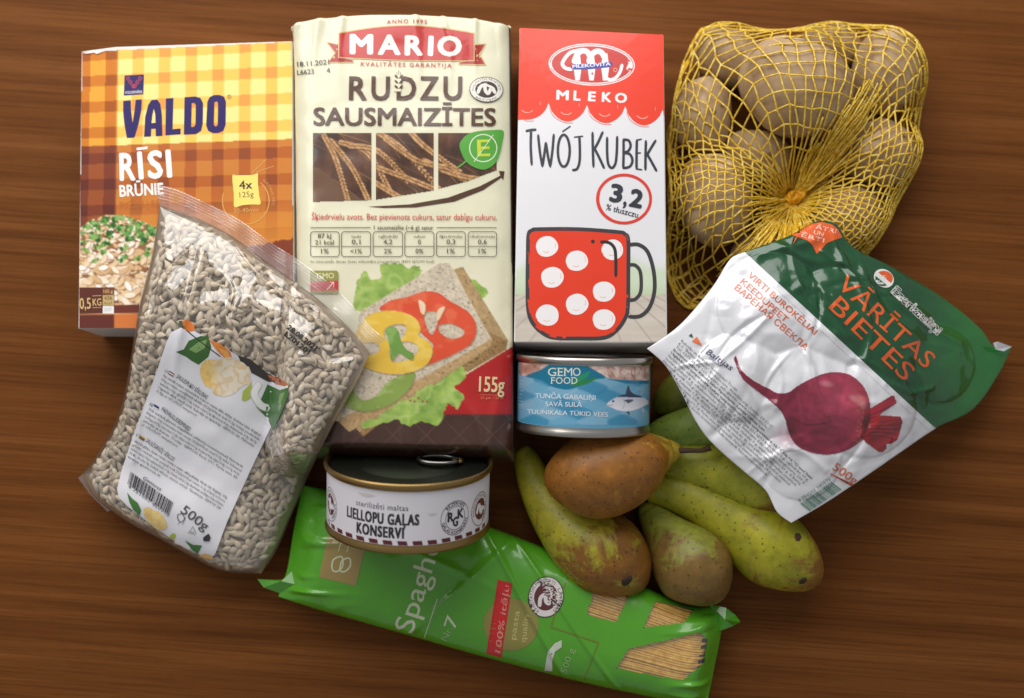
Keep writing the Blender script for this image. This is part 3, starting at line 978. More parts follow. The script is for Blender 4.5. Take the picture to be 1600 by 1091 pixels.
    def bread(pts, top, seed, alpha=1.0):
        def colf(x, y):
            q = fbm(x / 4, y / 4, seed, 4)[..., None]; sp = (vnoise(x / 2.6, y / 2.0, seed + 5) > 0.82)[..., None]
            a = np.array(top, float) * (0.84 + 0.32 * q)
            return np.where(sp, a * 0.72, a)
        cv.poly(Z5(pts), colf)
    bread([(950, 72), (1000, 58), (1240, 450), (1232, 495), (1000, 630), (560, 890), (470, 962), (425, 915), (700, 700), (1150, 440)], (176, 142, 92), 4)
    bread([(1120, 400), (1240, 452), (1230, 500), (1005, 632), (560, 890), (470, 962), (450, 940), (1000, 585), (1150, 480)], (150, 112, 62), 5)
    bread([(890, 32), (925, 36), (1158, 445), (1150, 478), (395, 938), (335, 882), (345, 860), (400, 760), (450, 300)], (186, 148, 96), 6)
    bread([(890, 32), (925, 36), (1150, 440), (1125, 458), (800, 640), (360, 862), (345, 850), (400, 700), (450, 300)], (206, 190, 166), 7)
    for k in range(90):
        x = r.uniform(540, 755); y = r.uniform(415, 640)
        cv.ell(x, y, r.uniform(1.5, 4), r.uniform(.7, 1.5), (150, 122, 82), r.uniform(-40, 0), 0.6, mask=in_poly(X, Y, Z5([(890, 40), (925, 45), (1130, 440), (800, 630), (370, 850), (450, 300)])) * 1.0)
    def pepper(outer, holes, col, hi, sh, seed):
        m = in_poly(X, Y, [tuple(p) for p in smooth_line(Z5(outer), True, 5)])
        for h in holes: m &= ~in_poly(X, Y, [tuple(p) for p in smooth_line(Z5(h), True, 5)])
        m = m * 1.0
        sm = m.copy()
        for _ in range(3):
            sm = (sm + np.roll(sm, 1, 0) + np.roll(sm, -1, 0) + np.roll(sm, 1, 1) + np.roll(sm, -1, 1)) / 5
        sh_m = np.roll(np.roll(m, 3, 0), 2, 1) * (1 - m)
        cv.blend(sh_m * 0.35, (90, 66, 44))
        q = (fbm(X / 16, Y / 12, seed, 3))[..., None]
        e = np.clip(sm, 0, 1)[..., None]
        c = (np.array(sh, float) * (1 - e) + np.array(col, float) * e)
        c = c * (1 - 0.5 * smooth((q - 0.45) * 4)) + np.array(hi, float) * 0.5 * smooth((q - 0.45) * 4)
        cv.a = cv.a * (1 - m[..., None]) + c * m[..., None]
    pepper([(555, 285), (610, 240), (700, 220), (790, 190), (870, 198), (930, 240), (1035, 305), (1072, 385), (1045, 465), (960, 520), (880, 555), (815, 580), (780, 560), (830, 500), (840, 470), (770, 400), (740, 330), (650, 300)],
           [[(795, 310), (830, 295), (868, 308), (860, 375), (830, 420), (800, 360)], [(872, 372), (940, 362), (1005, 398), (990, 432), (930, 440), (880, 410)]], (222, 62, 26), (238, 116, 72), (176, 36, 20), 3)
    pepper([(765, 235), (800, 260), (795, 310), (775, 300)], [], (240, 210, 170), (250, 230, 200), (226, 150, 110), 4)
    pepper([(865, 290), (905, 270), (880, 330), (862, 345)], [], (240, 206, 166), (250, 230, 200), (226, 150, 110), 5)
    pepper([(370, 790), (395, 700), (430, 735), (470, 770), (540, 745), (590, 680), (650, 645), (740, 620), (732, 680), (680, 745), (600, 800), (500, 828), (430, 822)],
           [], (128, 156, 60), (186, 204, 128), (74, 110, 34), 8)
    pepper([(425, 420), (480, 330), (560, 296), (660, 296), (745, 330), (775, 390), (765, 425), (820, 460), (838, 510), (815, 570), (750, 612), (640, 632), (520, 610), (450, 575), (440, 545), (510, 530), (560, 500), (530, 462), (440, 462)],
           [[(590, 385), (640, 365), (690, 368), (700, 395), (672, 440), (610, 460), (580, 420)], [(615, 485), (690, 455), (755, 475), (758, 515), (700, 555), (625, 562)]], (232, 186, 48), (246, 216, 110), (196, 140, 26), 9)
    pepper([(588, 395), (622, 375), (655, 400), (668, 450), (700, 500), (735, 520), (725, 555), (660, 520), (620, 560), (612, 500), (600, 440)], [], (96, 146, 52), (150, 190, 96), (60, 106, 34), 12)
    lettuce([(470, 890), (560, 850), (640, 790), (720, 755), (790, 700), (860, 680), (930, 630), (1000, 588), (1012, 650), (960, 700), (1002, 745), (975, 812), (920, 790), (900, 835), (870, 902), (780, 885), (700, 905), (650, 868), (560, 900), (480, 918)], 15)
    for k in range(5): cv.ell(*Z5([(720 + 22 * k, 770 + r.uniform(-14, 14))])[0], 2.2, 1.6, (150, 66, 40), 30 * k, 0.9)
    pic = ((Y < 646) | (X < 640))[..., None] * (cv.a.sum(-1) > 260)[..., None]
    cv.a = np.where(pic, cv.a * .88 + np.array((226, 220, 200.)) * .12, cv.a)
    def inside(X_, Y_):
        xl = 466 + 0 * Y_
        return (X_ > xl) & (X_ < 801.5) & (Y_ > 410) & (Y_ < 713)
    pr.raster(cv, 1.5, inside)
    # ---------- rye ears
    pr.begin('rye_picture')
    cw = Canvas(489, 208, 776, 318, (84, 54, 38), ss=1.5, seed=21)
    cw.mottle(26, 0.45, 4, (1, 1)); cw.mottle(9, 0.25, 8, (1, .4))
    rr = cw.r
    for k in range(46):
        x = rr.uniform(470, 780); y = rr.uniform(190, 320); a = math.radians(rr.uniform(15, 50)); l = rr.uniform(30, 90)
        cw.line([(x, y), (x + l * math.cos(a), y + l * math.sin(a))], rr.uniform(.6, 1.2), [(150, 110, 68), (176, 138, 92), (120, 84, 54)][rr.randrange(3)], 0.75, False)
    cw.poly([(489, 262), (520, 280), (555, 306), (575, 320), (489, 320)], (112, 78, 54), 0.9, True)
    ears = [((505, 210), (525, 250), (545, 318)), ((515, 218), (550, 262), (578, 318)), ((530, 222), (575, 240), (610, 300), ), ((545, 228), (590, 236), (640, 285)), ((585, 205), (628, 232), (690, 300)),
            ((590, 262), (640, 280), (690, 300)), ((585, 285), (610, 300), (640, 318)), ((640, 205), (665, 230), (720, 270)), ((660, 250), (700, 268), (745, 290)), ((690, 265), (720, 275), (760, 282)), ((600, 215), (650, 250), (700, 262))]
    for e_ in ears:
        P = smooth_line(e_, False, 14)
        for k in range(1, len(P) - 1):
            d = P[k + 1] - P[k - 1]; an = math.degrees(math.atan2(d[1], d[0]))
            for sd in (-1, 1):
                nx, ny = -math.sin(math.radians(an)) * sd, math.cos(math.radians(an)) * sd
                q = rr.random()
                cw.ell(P[k][0] + nx * 2.6 + .7, P[k][1] + ny * 2.6 + .9, 3.6, 1.9, (70, 42, 26), an + sd * 28, 0.8)
                cw.ell(P[k][0] + nx * 2.4, P[k][1] + ny * 2.4, 3.3, 1.6, (168 + 50 * q, 122 + 48 * q, 74 + 44 * q), an + sd * 28, 1.0)
            if k % 3 == 0: cw.line([tuple(P[k]), (P[k][0] + d[0] * 4 + rr.uniform(-8, 8), P[k][1] + d[1] * 4 + rr.uniform(-8, 8))], 0.6, (196, 156, 106), 0.7, False)
    def pan(X_, Y_):
        lowe = np.interp(X_, [489, 581, 587, 679, 684, 730, 775], [316, 313, 312.5, 298, 296, 284, 267])
        ok = (X_ < 581.3) | ((X_ > 587) & (X_ < 678.7)) | (X_ > 684.2)
        return ok & (Y_ < lowe)
    pr.raster(cw, 1.2, pan)
    pr.begin('swoosh_arrow')
    pr.poly([(575, 323), (640, 319.5), (700, 309), (750, 291), (782, 274.5), (779.5, 267), (788.5, 268), (786.5, 281.5), (783.5, 277.5), (755, 297), (710, 315), (650, 324), (600, 325)], brn)
    pr.begin('ribbon_banner')
    gold = (214, 190, 130)
    for pg in ([(509.5, 65), (533, 69.5), (532, 89), (552.5, 92.5), (552.5, 98.3), (511, 98.3), (522.3, 83)], [(737, 69.3), (760, 68), (751, 85), (760, 102.3), (716.5, 101.3), (716.5, 96.5), (741, 93)]):
        pr.poly(pg, gold)
    for pg in ([(512, 66.8), (532, 71), (531, 90), (551, 93.8), (551, 97), (513.8, 97), (524.5, 83)], [(738, 70.8), (757.6, 69.4), (749, 85), (757.6, 100.8), (718.2, 100), (718.2, 97.8), (740, 94.3)]):
        pr.poly(pg, (172, 40, 36))
    def body(g):
        top = [(530 - g + (210 + 2 * g) * k / 16, 52.5 - g - 12 * math.sin(math.pi * k / 16)) for k in range(17)]
        return top + [(740 + g, 94 + g)] + [(740 + g - (210 + 2 * g) * k / 16, 94 + g - 5 * k / 16 + 2.2 * math.sin(math.pi * k / 16)) for k in range(1, 17)]
    pr.off += 6e-5; pr.poly(body(1.6), gold, cut=3); pr.off += 8e-5; pr.poly(body(0), red, cut=3); pr.off += 8e-5
    pr.begin('brand_lettering')
    wh = (244, 238, 228)
    for ch, xa, xb, y in (('M', 546, 583, 85), ('A', 590, 626, 86), ('R', 632, 661, 87), ('I', 668, 676.5, 87.6), ('O', 683, 721.5, 88)):
        pr.text(ch, (xa, y), (xb, y + .4), 32, wh, 0.045)
    def bow(x0, x1, y0, sag):
        return lambda s, y: (x0 + (x1 - x0) * s, y0 - sag * 4 * s * (1 - s) - y)
    pr.text('ANNO 1995', (0, 0), (1, 0), 6, (196, 70, 58), 0.012, spacing=1.35, warp=bow(604.5, 667, 37.2, 1.2))
    pr.text('KVALITĀTES GARANTIJA', (563.5, 103), (705.5, 105.5), 6.2, (196, 70, 58), 0.01, spacing=1.35)
    pr.begin('date_stamp')
    pr.text('18.11.2021', (464.5, 104.5), (514.5, 100.5), 7.6, (70, 66, 60), 0.005, 2)
    pr.text('L6623', (464.5, 117.5), (490.5, 115), 7.6, (70, 66, 60), 0.005, 2); pr.text('4', (510.5, 114), (516, 113.5), 7.6, (70, 66, 60), 0.005, 2)
    pr.begin('product_lettering')
    for ch, xa, xb in (('R', 545, 573), ('U', 580, 609), ('D', 619.5, 650), ('Z', 656, 685), ('U', 692.5, 722)):
        pr.text(ch, (xa, 156.6), (xb, 157), 37.6, brn, 0.022)
    pr.poly([(616, 116), (626.5, 116), (626.5, 143), (616, 143)], cream)
    for k in range(3):
        y = 139 - 8 * k
        for sd in (-1, 1):
            pr.poly([(623, y), (623 + sd * 2.2, y - 4.2), (623 + sd * 6.2, y - 6.6), (623 + sd * 6.4, y - 2.8), (623 + sd * 3.5, y - .2)], brn, cut=99)
    for dx, y0, y1 in ((-3, 119, 113.5), (0, 117.5, 110), (3, 119, 113.5)): pr.stroke([(623 + dx, y0), (623 + dx, y1)], 1.2, brn)
    x = 489.5
    pr.text('SAUSMAIZĪTES', (489.5, 196), (775, 197), 28, brn, 0.02)
    pr.begin('claim_lettering')
    pr.text('Šķiedrvielu avots. Bez pievienota cukura, satur dabīgu cukuru.', (487, 343), (776.5, 344), 9.4, (204, 62, 58), 0.0)
    pr.begin('nutrition_table')
    dk = (92, 80, 66)
    pr.text('1 sausmaizīte (~6 g) satur', (584, 358.6), (677, 358.9), 6.4, dk, 0.008, 2)
    pr.stroke([(485, 355.8), (579, 355.6)], 1.0, dk, caps=False); pr.stroke([(682, 355.8), (776, 355.8)], 1.0, dk, caps=False)
    cols = [(485, 530, '', '1%'), (533.5, 579, '0,1', '<1%'), (583, 629, '4,2', '2%'), (632.5, 678, '0', '0%'), (682, 727, '0,3', '1%'), (731.5, 776, '0,6', '1%')]
    heads = ['', 'tauki', 'ogļhidrāti', 'cukuri', 'šķiedrvielas', 'olbaltumvielas']
    for (a, b, v1, v2), h in zip(cols, heads):
        rr_ = 4.5
        box = []
        for cx, cy, s0 in ((b - rr_, 362 + rr_, -90), (b - rr_, 401 - rr_, 0), (a + rr_, 401 - rr_, 90), (a + rr_, 362 + rr_, 180)):
            box += [(cx + rr_ * math.cos(math.radians(s0 + 30 * q)), cy + rr_ * math.sin(math.radians(s0 + 30 * q))) for q in range(4)]
        pr.stroke(box, 1.0, dk, closed=True, curve=False)
        pr.stroke([(a, 385), (b, 385)], 0.9, dk, caps=False)
        m = (a + b) / 2
        if h:
            wd = min(40, len(h) * 3.0)
            pr.text(h, (m - wd / 2, 371.5), (m + wd / 2, 371.5), 4.6, dk, 0.0, 1)
            wd = len(v1) * 4.6
            pr.text(v1, (m - wd / 2, 381.5), (m + wd / 2, 381.5), 7.2, dk, 0.008, 2)
        else:
            pr.text('87 kJ', (m - 11, 372), (m + 10, 372), 6.8, dk, 0.008, 2); pr.text('21 kcal', (m - 15, 382), (m + 14, 382), 6.8, dk, 0.008, 2)
        wd = len(v2) * 6
        pr.text(v2, (m - wd / 2, 396), (m + wd / 2, 396), 7.2, dk, 0.008, 2)
    pr.text('no ieteicamās dienas devas vidusmēra pieaugušajam (8400 kJ/2000 kcal)', (485, 410.6), (678, 410.6), 4.4, (110, 98, 80), 0.0, 1)
    pr.begin('leaf_emblem')
    leaf = [(718, 229), (723, 217), (733, 209), (748, 205), (766, 203.5), (786.5, 204.5), (785, 222), (781, 240), (773, 256), (758, 265), (742, 262), (727, 251)]
    pr.poly(smooth_line(leaf, True, 4), (88, 166, 62))
    pr.stroke([(729, 251), (722, 257), (715, 262)], 2.4, (96, 172, 70))
    pr.ellipse(755, 231.5, 22, 22, (226, 240, 210), hole=1.5)
    pr.text('E', (746, 244.5), (766, 244), 26, (206, 216, 62), 0.012)
    pr.stroke([(741, 252.5), (770.5, 211)], 1.8, (226, 240, 210))
    def seal(cx, cy, rx, ry, ang, dark):
        pr.ellipse(cx, cy, rx, ry, dark, ang); pr.ellipse(cx, cy, rx - 1.1, ry - 1.1, (240, 236, 226), ang)
        pr.ellipse(cx, cy, rx * .66, ry * .66, dark, ang)
        f = lambda pts: [(cx + rx * x, cy + ry * y) for x, y in pts]
        pr.stroke(f([(-.5, .25), (-.35, -.2), (-.12, -.32), (-.05, .1), (.12, .3), (.3, -.1), (.52, .25)]), rx * .2, (240, 236, 226))
        pr.stroke(f([(-.1, -.45), (.1, -.3), (.3, -.2), (.45, -.05)]), rx * .13, (240, 236, 226))
        pr.arc_text('KVALITATĪVS PRODUKTS', cx, cy, rx * .73, ry * .73, -95, 95, ry * .17, dark, 0, 1)
        pr.arc_text('LATVIJAS', cx, cy, rx * .9, ry * .9, 225, 135, ry * .15, dark, 0, 1)
    pr.begin('quality_mark'); seal(760, 140, 26.5, 19.8, 3, (72, 56, 52))
    pr.begin('gmo_badge')
    pr.poly([(485, 423), (526, 423), (528.5, 426), (528.5, 459), (485, 459)], (150, 148, 74))
    pr.poly([(485, 440), (528.5, 438.5), (528.5, 454), (485, 455)], (200, 62, 66))
    pr.text('GMO', (495, 435.5), (522, 435), 8.5, (228, 224, 180), 0.01)
    pr.stroke([(511, 453), (516, 447), (521, 441)], 1.6, (240, 220, 210)); pr.stroke([(515, 441), (521.5, 441), (521.5, 448)], 1.6, (240, 220, 210), curve=False)
    pr.begin('weight_lettering')
    pr.text('155g', (748, 612), (788, 613.5), 24, (226, 200, 152), 0.02)
    pr.stroke([(750, 617), (787, 617.5)], 0.7, (226, 150, 110)); pr.text('26 gab. / 26 tk', (751, 623.5), (787, 624), 4.2, (220, 130, 96), 0, 1)
    pr.flush()
build_crispbread()

# ================================================================== cans
def can_frame(px, py, zc, elev_view, yaw):
    """origin at the middle of the can's far (lid) end; the axis is tipped elev_view degrees towards the lens"""
    c = at(px, py, zc)
    d = ray(px, py)
    fa = math.atan2(d.y, -d.z)
    e = math.radians(elev_view) + fa
    ax = Vector((0, math.cos(e), math.sin(e)))
    ex = Vector((1, 0, 0))
    q = Matrix.Rotation(math.radians(yaw), 3, 'Z')
    ax = q @ ax; ex = q @ ex
    ey = ax.cross(ex).normalized()          # points down, under the can
    return c, ex, -ey, ax
def build_can(name, label, frame, R, H, body_mat, lid_mat, label_rng, label_col, print_mat_, lid_down=0.003):
    c, ex, up, ax = frame
    base = c - ax * H                      # centre of the other end
    low = min((base - up * R).z, (c - up * R).z)
    th = Thing(name, label, 'can', (base.x, base.y, max(0, low)))
    fr = (base, ex, up, ax)
    prof = [(0.0005, 0.0022), (R * .80, 0.0022), (R * .86, 0.0030), (R * .90, 0.0012), (R * .955, 0.0), (R * .985, 0.0006), (R * .992, 0.0022), (R * .975, 0.0038), (R * .965, 0.006),
            (R * .965, H - 0.006), (R * .978, H - 0.004)]
    V, F = lathe(prof, 96, fr)
    body = th.part('can_body', V, F, body_mat)
    rim = [(R * .972, H - 0.0042), (R * 1.0, H - 0.0036), (R * 1.008, H - 0.0020), (R * 1.0, H - 0.0004), (R * .985, H), (R * .968, H - 0.0006), (R * .962, H - 0.0022), (R * .960, H - lid_down - 0.001)]
    V, F = lathe(rim, 96, fr); th.part('rim', V, F, body_mat)
    lid = [(R * .961, H - lid_down - 0.0009), (R * .93, H - lid_down - 0.001), (R * .90, H - lid_down + 0.0004), (R * .87, H - lid_down), (R * .62, H - lid_down), (R * .60, H - lid_down - 0.0006), (R * .57, H - lid_down), (0.0005, H - lid_down)]
    V, F = lathe(lid, 96, fr); lo = th.part('lid', V, F, lid_mat)
    # paper sleeve
    h0, h1 = label_rng
    n, m = 128, 14
    LV = []
    for j in range(m + 1):
        h = h1 + (h0 - h1) * j / m
        for i in range(n + 1):
            a = math.radians(-118 + 236 * i / n)
            LV.append(tuple(base + ex * (math.sin(a) * (R * .965 + 0.0003)) + up * (math.cos(a) * (R * .965 + 0.0003)) + ax * h))
    LV = np.array(LV)
    LN = []
    for j in range(m + 1):
        for i in range(n + 1):
            a = math.radians(-118 + 236 * i / n)
            LN.append(tuple(ex * math.sin(a) + up * math.cos(a)))
    LN = np.array(LN)
    lab = th.part('label', LV, grid_faces(n, m), print_mat_, np.tile(lin1(label_col), (len(LV), 1)), LN)
    return th, Surface(LV, grid_faces(n, m), LN), lab, fr, lo
SCRATCH = [(300, 2, 0.0001, 0.3, (1, 1, 1)), (9, 2, 0.002, 0.2, (1, 1, 1))]
def build_meat_can():
    R, H = 0.0515, 0.043
    gold = metal_mat('gold_lacquer', (158, 130, 82), 0.38, SCRATCH)
    lidm = metal_mat('shaded_lacquer_lid', (62, 68, 58), 0.42, SCRATCH)  # grey lacquer, colour lowered to carry the packet's shadow and dark reflections
    pm = print_mat('can_label_paper', 0.45, [(60, 2, 0.0006, 0.2, (1, 1, 1))])
    fr = can_frame(639, 717, 0.0635, 16.5, -2.0)
    th, sf, lab, f2, lid = build_can('meat_can', 'short gold can with a white paper label lying tilted on the green spaghetti packet', fr, R, H, gold, lidm, (0.0055, 0.0385), (226, 222, 228), pm)
    base, ex, up, ax = f2
    # pull ring on the lid
    ring = []
    cc = base + ax * (H - 0.0012)
    for k in range(25):
        a = 2 * math.pi * k / 24
        ring.append(cc + ex * (0.018 + 0.0125 * math.cos(a)) + up * (-0.002 + 0.0085 * math.sin(a)) + ax * 0.0008)
    V, F = tube(ring, 0.0015, 6); o = th.part('pull_ring', V, F, metal_mat('bright_ring', (120, 120, 116), 0.25))
    RV, RF = lathe([(.0034, 0), (.0034, .0012), (.0026, .0018), (.0004, .0019)], 20, (cc + ex * 0.030 - up * .002, ex, up, ax)); th.part('rivet', RV, RF, gold)
    pr = Printer(th, sf, pm, cut=3.5, base=0.00005, parent=lab, step=7e-6)
    ink = (44, 42, 46); mar = (96, 34, 40)
    # the two edges of the sleeve, read back from the can so the print follows its curve
    def W(phi, h):
        return base + ex * (math.sin(phi) * R * .966) + up * (math.cos(phi) * R * .966) + ax * h
    def curve(p0, p1, h):
        def w(s, y):
            phi = math.radians(p0 + (p1 - p0) * s)
            return to_px(W(phi, h + y))
        return w
    mm = 0.001
    pr.begin('lettering')
    pr.text('sterilizēti maltas', (0, 0), (1, 0), 3.3 * mm, ink, 0.008, 3, xonly=True, spacing=1.1, warp=curve(-32, 5.5, 26.6 * mm))
    pr.text('LIELLOPU GAĻAS', (0, 0), (1, 0), 6.3 * mm, ink, 0.06, 3, xonly=True, spacing=1.14, warp=curve(-40.5, 13, 18.0 * mm))
    pr.text('KONSERVI', (0, 0), (1, 0), 6.3 * mm, ink, 0.06, 3, xonly=True, spacing=1.14, warp=curve(-31.5, 3, 10.0 * mm))
    pr.begin('border_stripes')
    for k in range(-9, 10):
        a0 = -8.5 + 10.1 * k
        q = [(a0 - 3.2, 8.2), (a0 + 3.2, 8.2), (a0 + 4.0, 5.6), (a0 - 2.4, 5.6)]
        if abs(a0) > 84: continue
        pr.poly([to_px(W(math.radians(a), h * mm)) for a, h in q], mar, same=True)
    def disc(phi, h, r, col, hole=None):
        p = []
        for k in range(32):
            t = 2 * math.pi * k / 32
            p.append((phi + math.degrees(r * math.cos(t) / R), h + r * math.sin(t)))
        tp = lambda L: [to_px(W(math.radians(a), hh)) for a, hh in L]
        if hole:
            i = [(phi + math.degrees((r - hole) * math.cos(2 * math.pi * k / 32) / R), h + (r - hole) * math.sin(2 * math.pi * k / 32)) for k in range(32)]
            v = np.array(tp(p) + tp(i)); pr.emit(v, [(k, (k + 1) % 32, 32 + (k + 1) % 32, 32 + k) for k in range(32)], col)
        else: pr.poly(tp(p), col)
    def around(phi, h, r, a0, a1):
        def w(s, y):
            a = math.radians(a0 + (a1 - a0) * s); k = r + (y if a1 > a0 else -y)
            return to_px(W(math.radians(phi) + k * math.sin(a) / R, h + k * math.cos(a)))
        return w
    pr.begin('maker_mark')
    ph, hh = 39.5, 19.5 * mm
    disc(ph, hh, 10.6 * mm, ink, 0.35 * mm); disc(ph, hh, 7.4 * mm, ink, 0.35 * mm)
    pr.text('RĒZEKNES', (0, 0), (1, 0), 2.0 * mm, ink, 0.02, 2, warp=around(ph, hh, 8.0 * mm, -48, 48))
    pr.text('GAĻAS KOMBINĀTS', (0, 0), (1, 0), 2.0 * mm, ink, 0.02, 2, warp=around(ph, hh, 9.9 * mm, 260, 100))
    for ch, a0, a1, h in (('R', -6.6, -1.6, 17.6), ('K', 1.4, 6.8, 18.6), ('G', -2.4, 2.2, 14.2)):
        pr.text(ch, (0, 0), (1, 0), 6.0 * mm, ink, 0.05, 3, warp=curve(ph + a0, ph + a1, h * mm))
    for ph in (-64, 66):
        pr.begin('quality_mark')
        hh = 19.5 * mm
        disc(ph, hh, 10.5 * mm, ink, 0.4 * mm); disc(ph, hh, 6.6 * mm, mar)
        q = lambda L: [to_px(W(math.radians(ph) + x * mm / R, hh + y * mm)) for x, y in L]
        pr.stroke(q([(-4.5, -2), (-3, 2.5), (-1, 3), (-.5, -1), (1, -3), (3, 1), (5, -1.5)]), 3.0, (232, 228, 230))
        pr.text('KVALITATĪVS PRODUKTS', (0, 0), (1, 0), 1.7 * mm, (120, 60, 60), 0.0, 1, warp=around(ph, hh, 7.5 * mm, -110, 60))
        pr.text('LATVIJAS', (0, 0), (1, 0), 1.9 * mm, ink, 0.02, 1, warp=around(ph, hh, 7.4 * mm, 75, 160))
    for a, h, rx, ry in ((22, 24, 2.6, .5), (-24, 34, 5, 1.0)):
        pr.begin('grease_stain')
        p = [to_px(W(math.radians(a) + (rx * math.cos(t) * (1 + .3 * math.sin(3 * t))) * mm / R, (h + ry * math.sin(t)) * mm)) for t in np.linspace(0, 6.283, 19)[:-1]]
        pr.poly(p, (206, 199, 196))
    pr.flush()
build_meat_can()

def build_tuna_can():
    R, H = 0.0432, 0.048
    steel = metal_mat('tin_plate', (186, 182, 176), 0.30, SCRATCH)
    pm = print_mat('tuna_label_lacquer', 0.30, [(60, 2, 0.0004, 0.2, (1, 1, 1))], coat=0.2)
    fr = can_frame(913, 555, 0.0500, 2.6, -1.2)
    th, sf, lab, f2, lid = build_can('tuna_can', 'small silver tuna can with a blue fish label beside the milk carton', fr, R, H, steel, steel, (0.0060, 0.0445), (96, 160, 192), pm)
    base, ex, up, ax = f2
    Z = lambda pts: [(x / 5.714 + 780, y / 5.714 + 520) for x, y in pts]
    pr = Printer(th, sf, pm, cut=3.5, base=0.00005, parent=lab, step=7e-6)
    pr.begin('label_picture')
    cv = Canvas(804, 553, 1024, 664, (96, 160, 192), ss=1.6, seed=31)
    X, Y = cv.X, cv.Y
    # overlapping pale leaf shapes of the blue ground
    for j in range(-1, 6):
        for i in range(-1, 6):
            cx = 812 + i * 46 + (23 if j % 2 else 0); cy = 594 + j * 13
            L = [(cx - 25, cy), (cx - 10, cy - 9), (cx, cy - 11), (cx + 10, cy - 9), (cx + 25, cy), (cx + 10, cy + 9), (cx, cy + 11), (cx - 10, cy + 9)]
            cv.poly(L, [(150, 190, 214), (40, 128, 168), (120, 176, 206)][(i + 2 * j) % 3], 0.55, True)
    # flaked tuna across the top
    wave = np.interp(X, [800, 822, 838, 858, 885, 910, 928, 948, 962, 985, 1025], [587, 587, 583, 572, 565, 568, 578, 590, 593, 594, 594])
    tm = (Y < wave) * 1.0
    q = fbm(X / 9, Y / 7, 5, 4)[..., None]
    flake = np.array((176, 132, 116.)) * (1 - smooth(q * 1.6 - .3)) + np.array((236, 214, 204.)) * smooth(q * 1.6 - .3)
    cv.a = cv.a * (1 - tm[..., None]) + flake * tm[..., None]
    r = cv.r
    for k in range(120):
        x = r.uniform(804, 1024); y = r.uniform(553, 594); l = r.uniform(4, 14); a = math.radians(r.uniform(50, 120))
        cv.line([(x, y), (x + l * .4 * math.cos(a) + r.uniform(-2, 2), y + l * .5 * math.sin(a)), (x + l * math.cos(a), y + l * math.sin(a))], r.uniform(.5, 1.6), [(150, 96, 78), (176, 128, 108), (120, 70, 56), (244, 232, 226)][r.randrange(4)], 0.7, mask=tm)
    # emblem wave
    cv.poly([(822, 588), (845, 578), (862, 568), (885, 564), (908, 567), (926, 577), (946, 590), (925, 594), (905, 604), (885, 609), (862, 604), (845, 594)], (18, 116, 148), 1.0, True)
    cv.poly([(948, 592), (985, 595), (1024, 595), (1024, 600), (980, 600)], (24, 118, 152), 1.0)
    cv.poly([(892, 602), (915, 593), (934, 590), (920, 599), (905, 603)], (40, 130, 70), 1.0, True)
    cv.poly([(893, 600), (905, 588), (922, 580), (918, 588), (906, 596)], (40, 150, 90), 0.9, True)
    # fish
    body = Z([(958, 648), (985, 612), (1040, 580), (1105, 552), (1180, 545), (1250, 562), (1310, 592), (1345, 622), (1300, 652), (1240, 680), (1150, 702), (1060, 692), (1000, 665)])
    def fishc(x, y):
        t = np.clip((y - 616 - 0.02 * (x - 960)) / 22, 0, 1)[..., None]
        return np.where(t < .2, np.array((44, 58, 92.)), np.array((196, 200, 216.)) * (1 - t) + np.array((236, 234, 240.)) * t)
    cv.poly(Z([(1135, 550), (1140, 500), (1155, 470), (1172, 520), (1205, 552)]), (58, 66, 92), 1.0, True)
    cv.poly(Z([(1285, 665), (1300, 720), (1270, 690)]), (196, 200, 214)); cv.poly(Z([(1130, 700), (1165, 745), (1160, 700)]), (70, 74, 96))
    cv.poly(Z([(1255, 545), (1290, 490), (1300, 470), (1275, 560)]), (150, 176, 196))
    cv.poly(body, fishc, 1.0, True)
    cv.poly(Z([(1115, 605), (1160, 595), (1200, 603), (1150, 632), (1140, 620)]), (66, 72, 98), 0.9, True)
    cv.ell(*Z([(1018, 612)])[0], 2.6, 2.4, (210, 212, 220)); cv.ell(*Z([(1018, 612)])[0], 1.6, 1.6, (30, 32, 40))
    cv.line(Z([(962, 646), (990, 650), (1015, 640)]), 0.9, (120, 110, 120)); cv.line(Z([(1105, 590), (1120, 630), (1105, 680)]), 0.8, (150, 150, 170), 0.8)
    top = [to_px(base + ex * (math.sin(math.radians(a)) * R * .966) + up * (math.cos(math.radians(a)) * R * .966) + ax * 0.0443) for a in range(-90, 91, 10)]
    bot = [to_px(base + ex * (math.sin(math.radians(a)) * R * .966) + up * (math.cos(math.radians(a)) * R * .966) + ax * 0.0062) for a in range(-90, 91, 10)]
    ring = top + bot[::-1]
    x0 = min(p[0] for p in ring) + 1.2; x1 = max(p[0] for p in ring) - 1.2
    pr.raster(cv, 1.2, lambda a, b: in_poly(a, b, ring) & (a > x0) & (a < x1))
    pr.begin('lettering')
    cr = (228, 230, 214); w = (222, 230, 238)
    for ch, a, b in (('G', 856, 869), ('E', 871.5, 879.5), ('M', 881.5, 894), ('O', 895, 907)): pr.text(ch, (a, 587.5), (b, 587.7), 12.6, cr, 0.0)
    for ch, a, b in (('F', 861, 867), ('O', 868.5, 879), ('O', 880.5, 891), ('D', 893, 902)): pr.text(ch, (a, 599.7), (b, 600), 10.2, cr, 0.0)
    for x0_, y_, hh in ((871.5, 587.6, 12.6), (881.7, 587.7, 12.6), (861.2, 599.8, 10.2), (893.2, 600, 10.2)):      # little serifs
        pr.stroke([(x0_ - 1.2, y_ - .3), (x0_ + 3, y_ - .3)], 0.7, cr, caps=False); pr.stroke([(x0_ - 1.2, y_ - hh + .3), (x0_ + 3, y_ - hh + .3)], 0.7, cr, caps=False)
    pr.text('TUNČA GABALIŅI', (836, 622), (930.5, 625.5), 7.6, w, 0.012)
    pr.text('SAVĀ SULĀ', (852, 634.8), (909, 636.2), 7.4, w, 0.012)
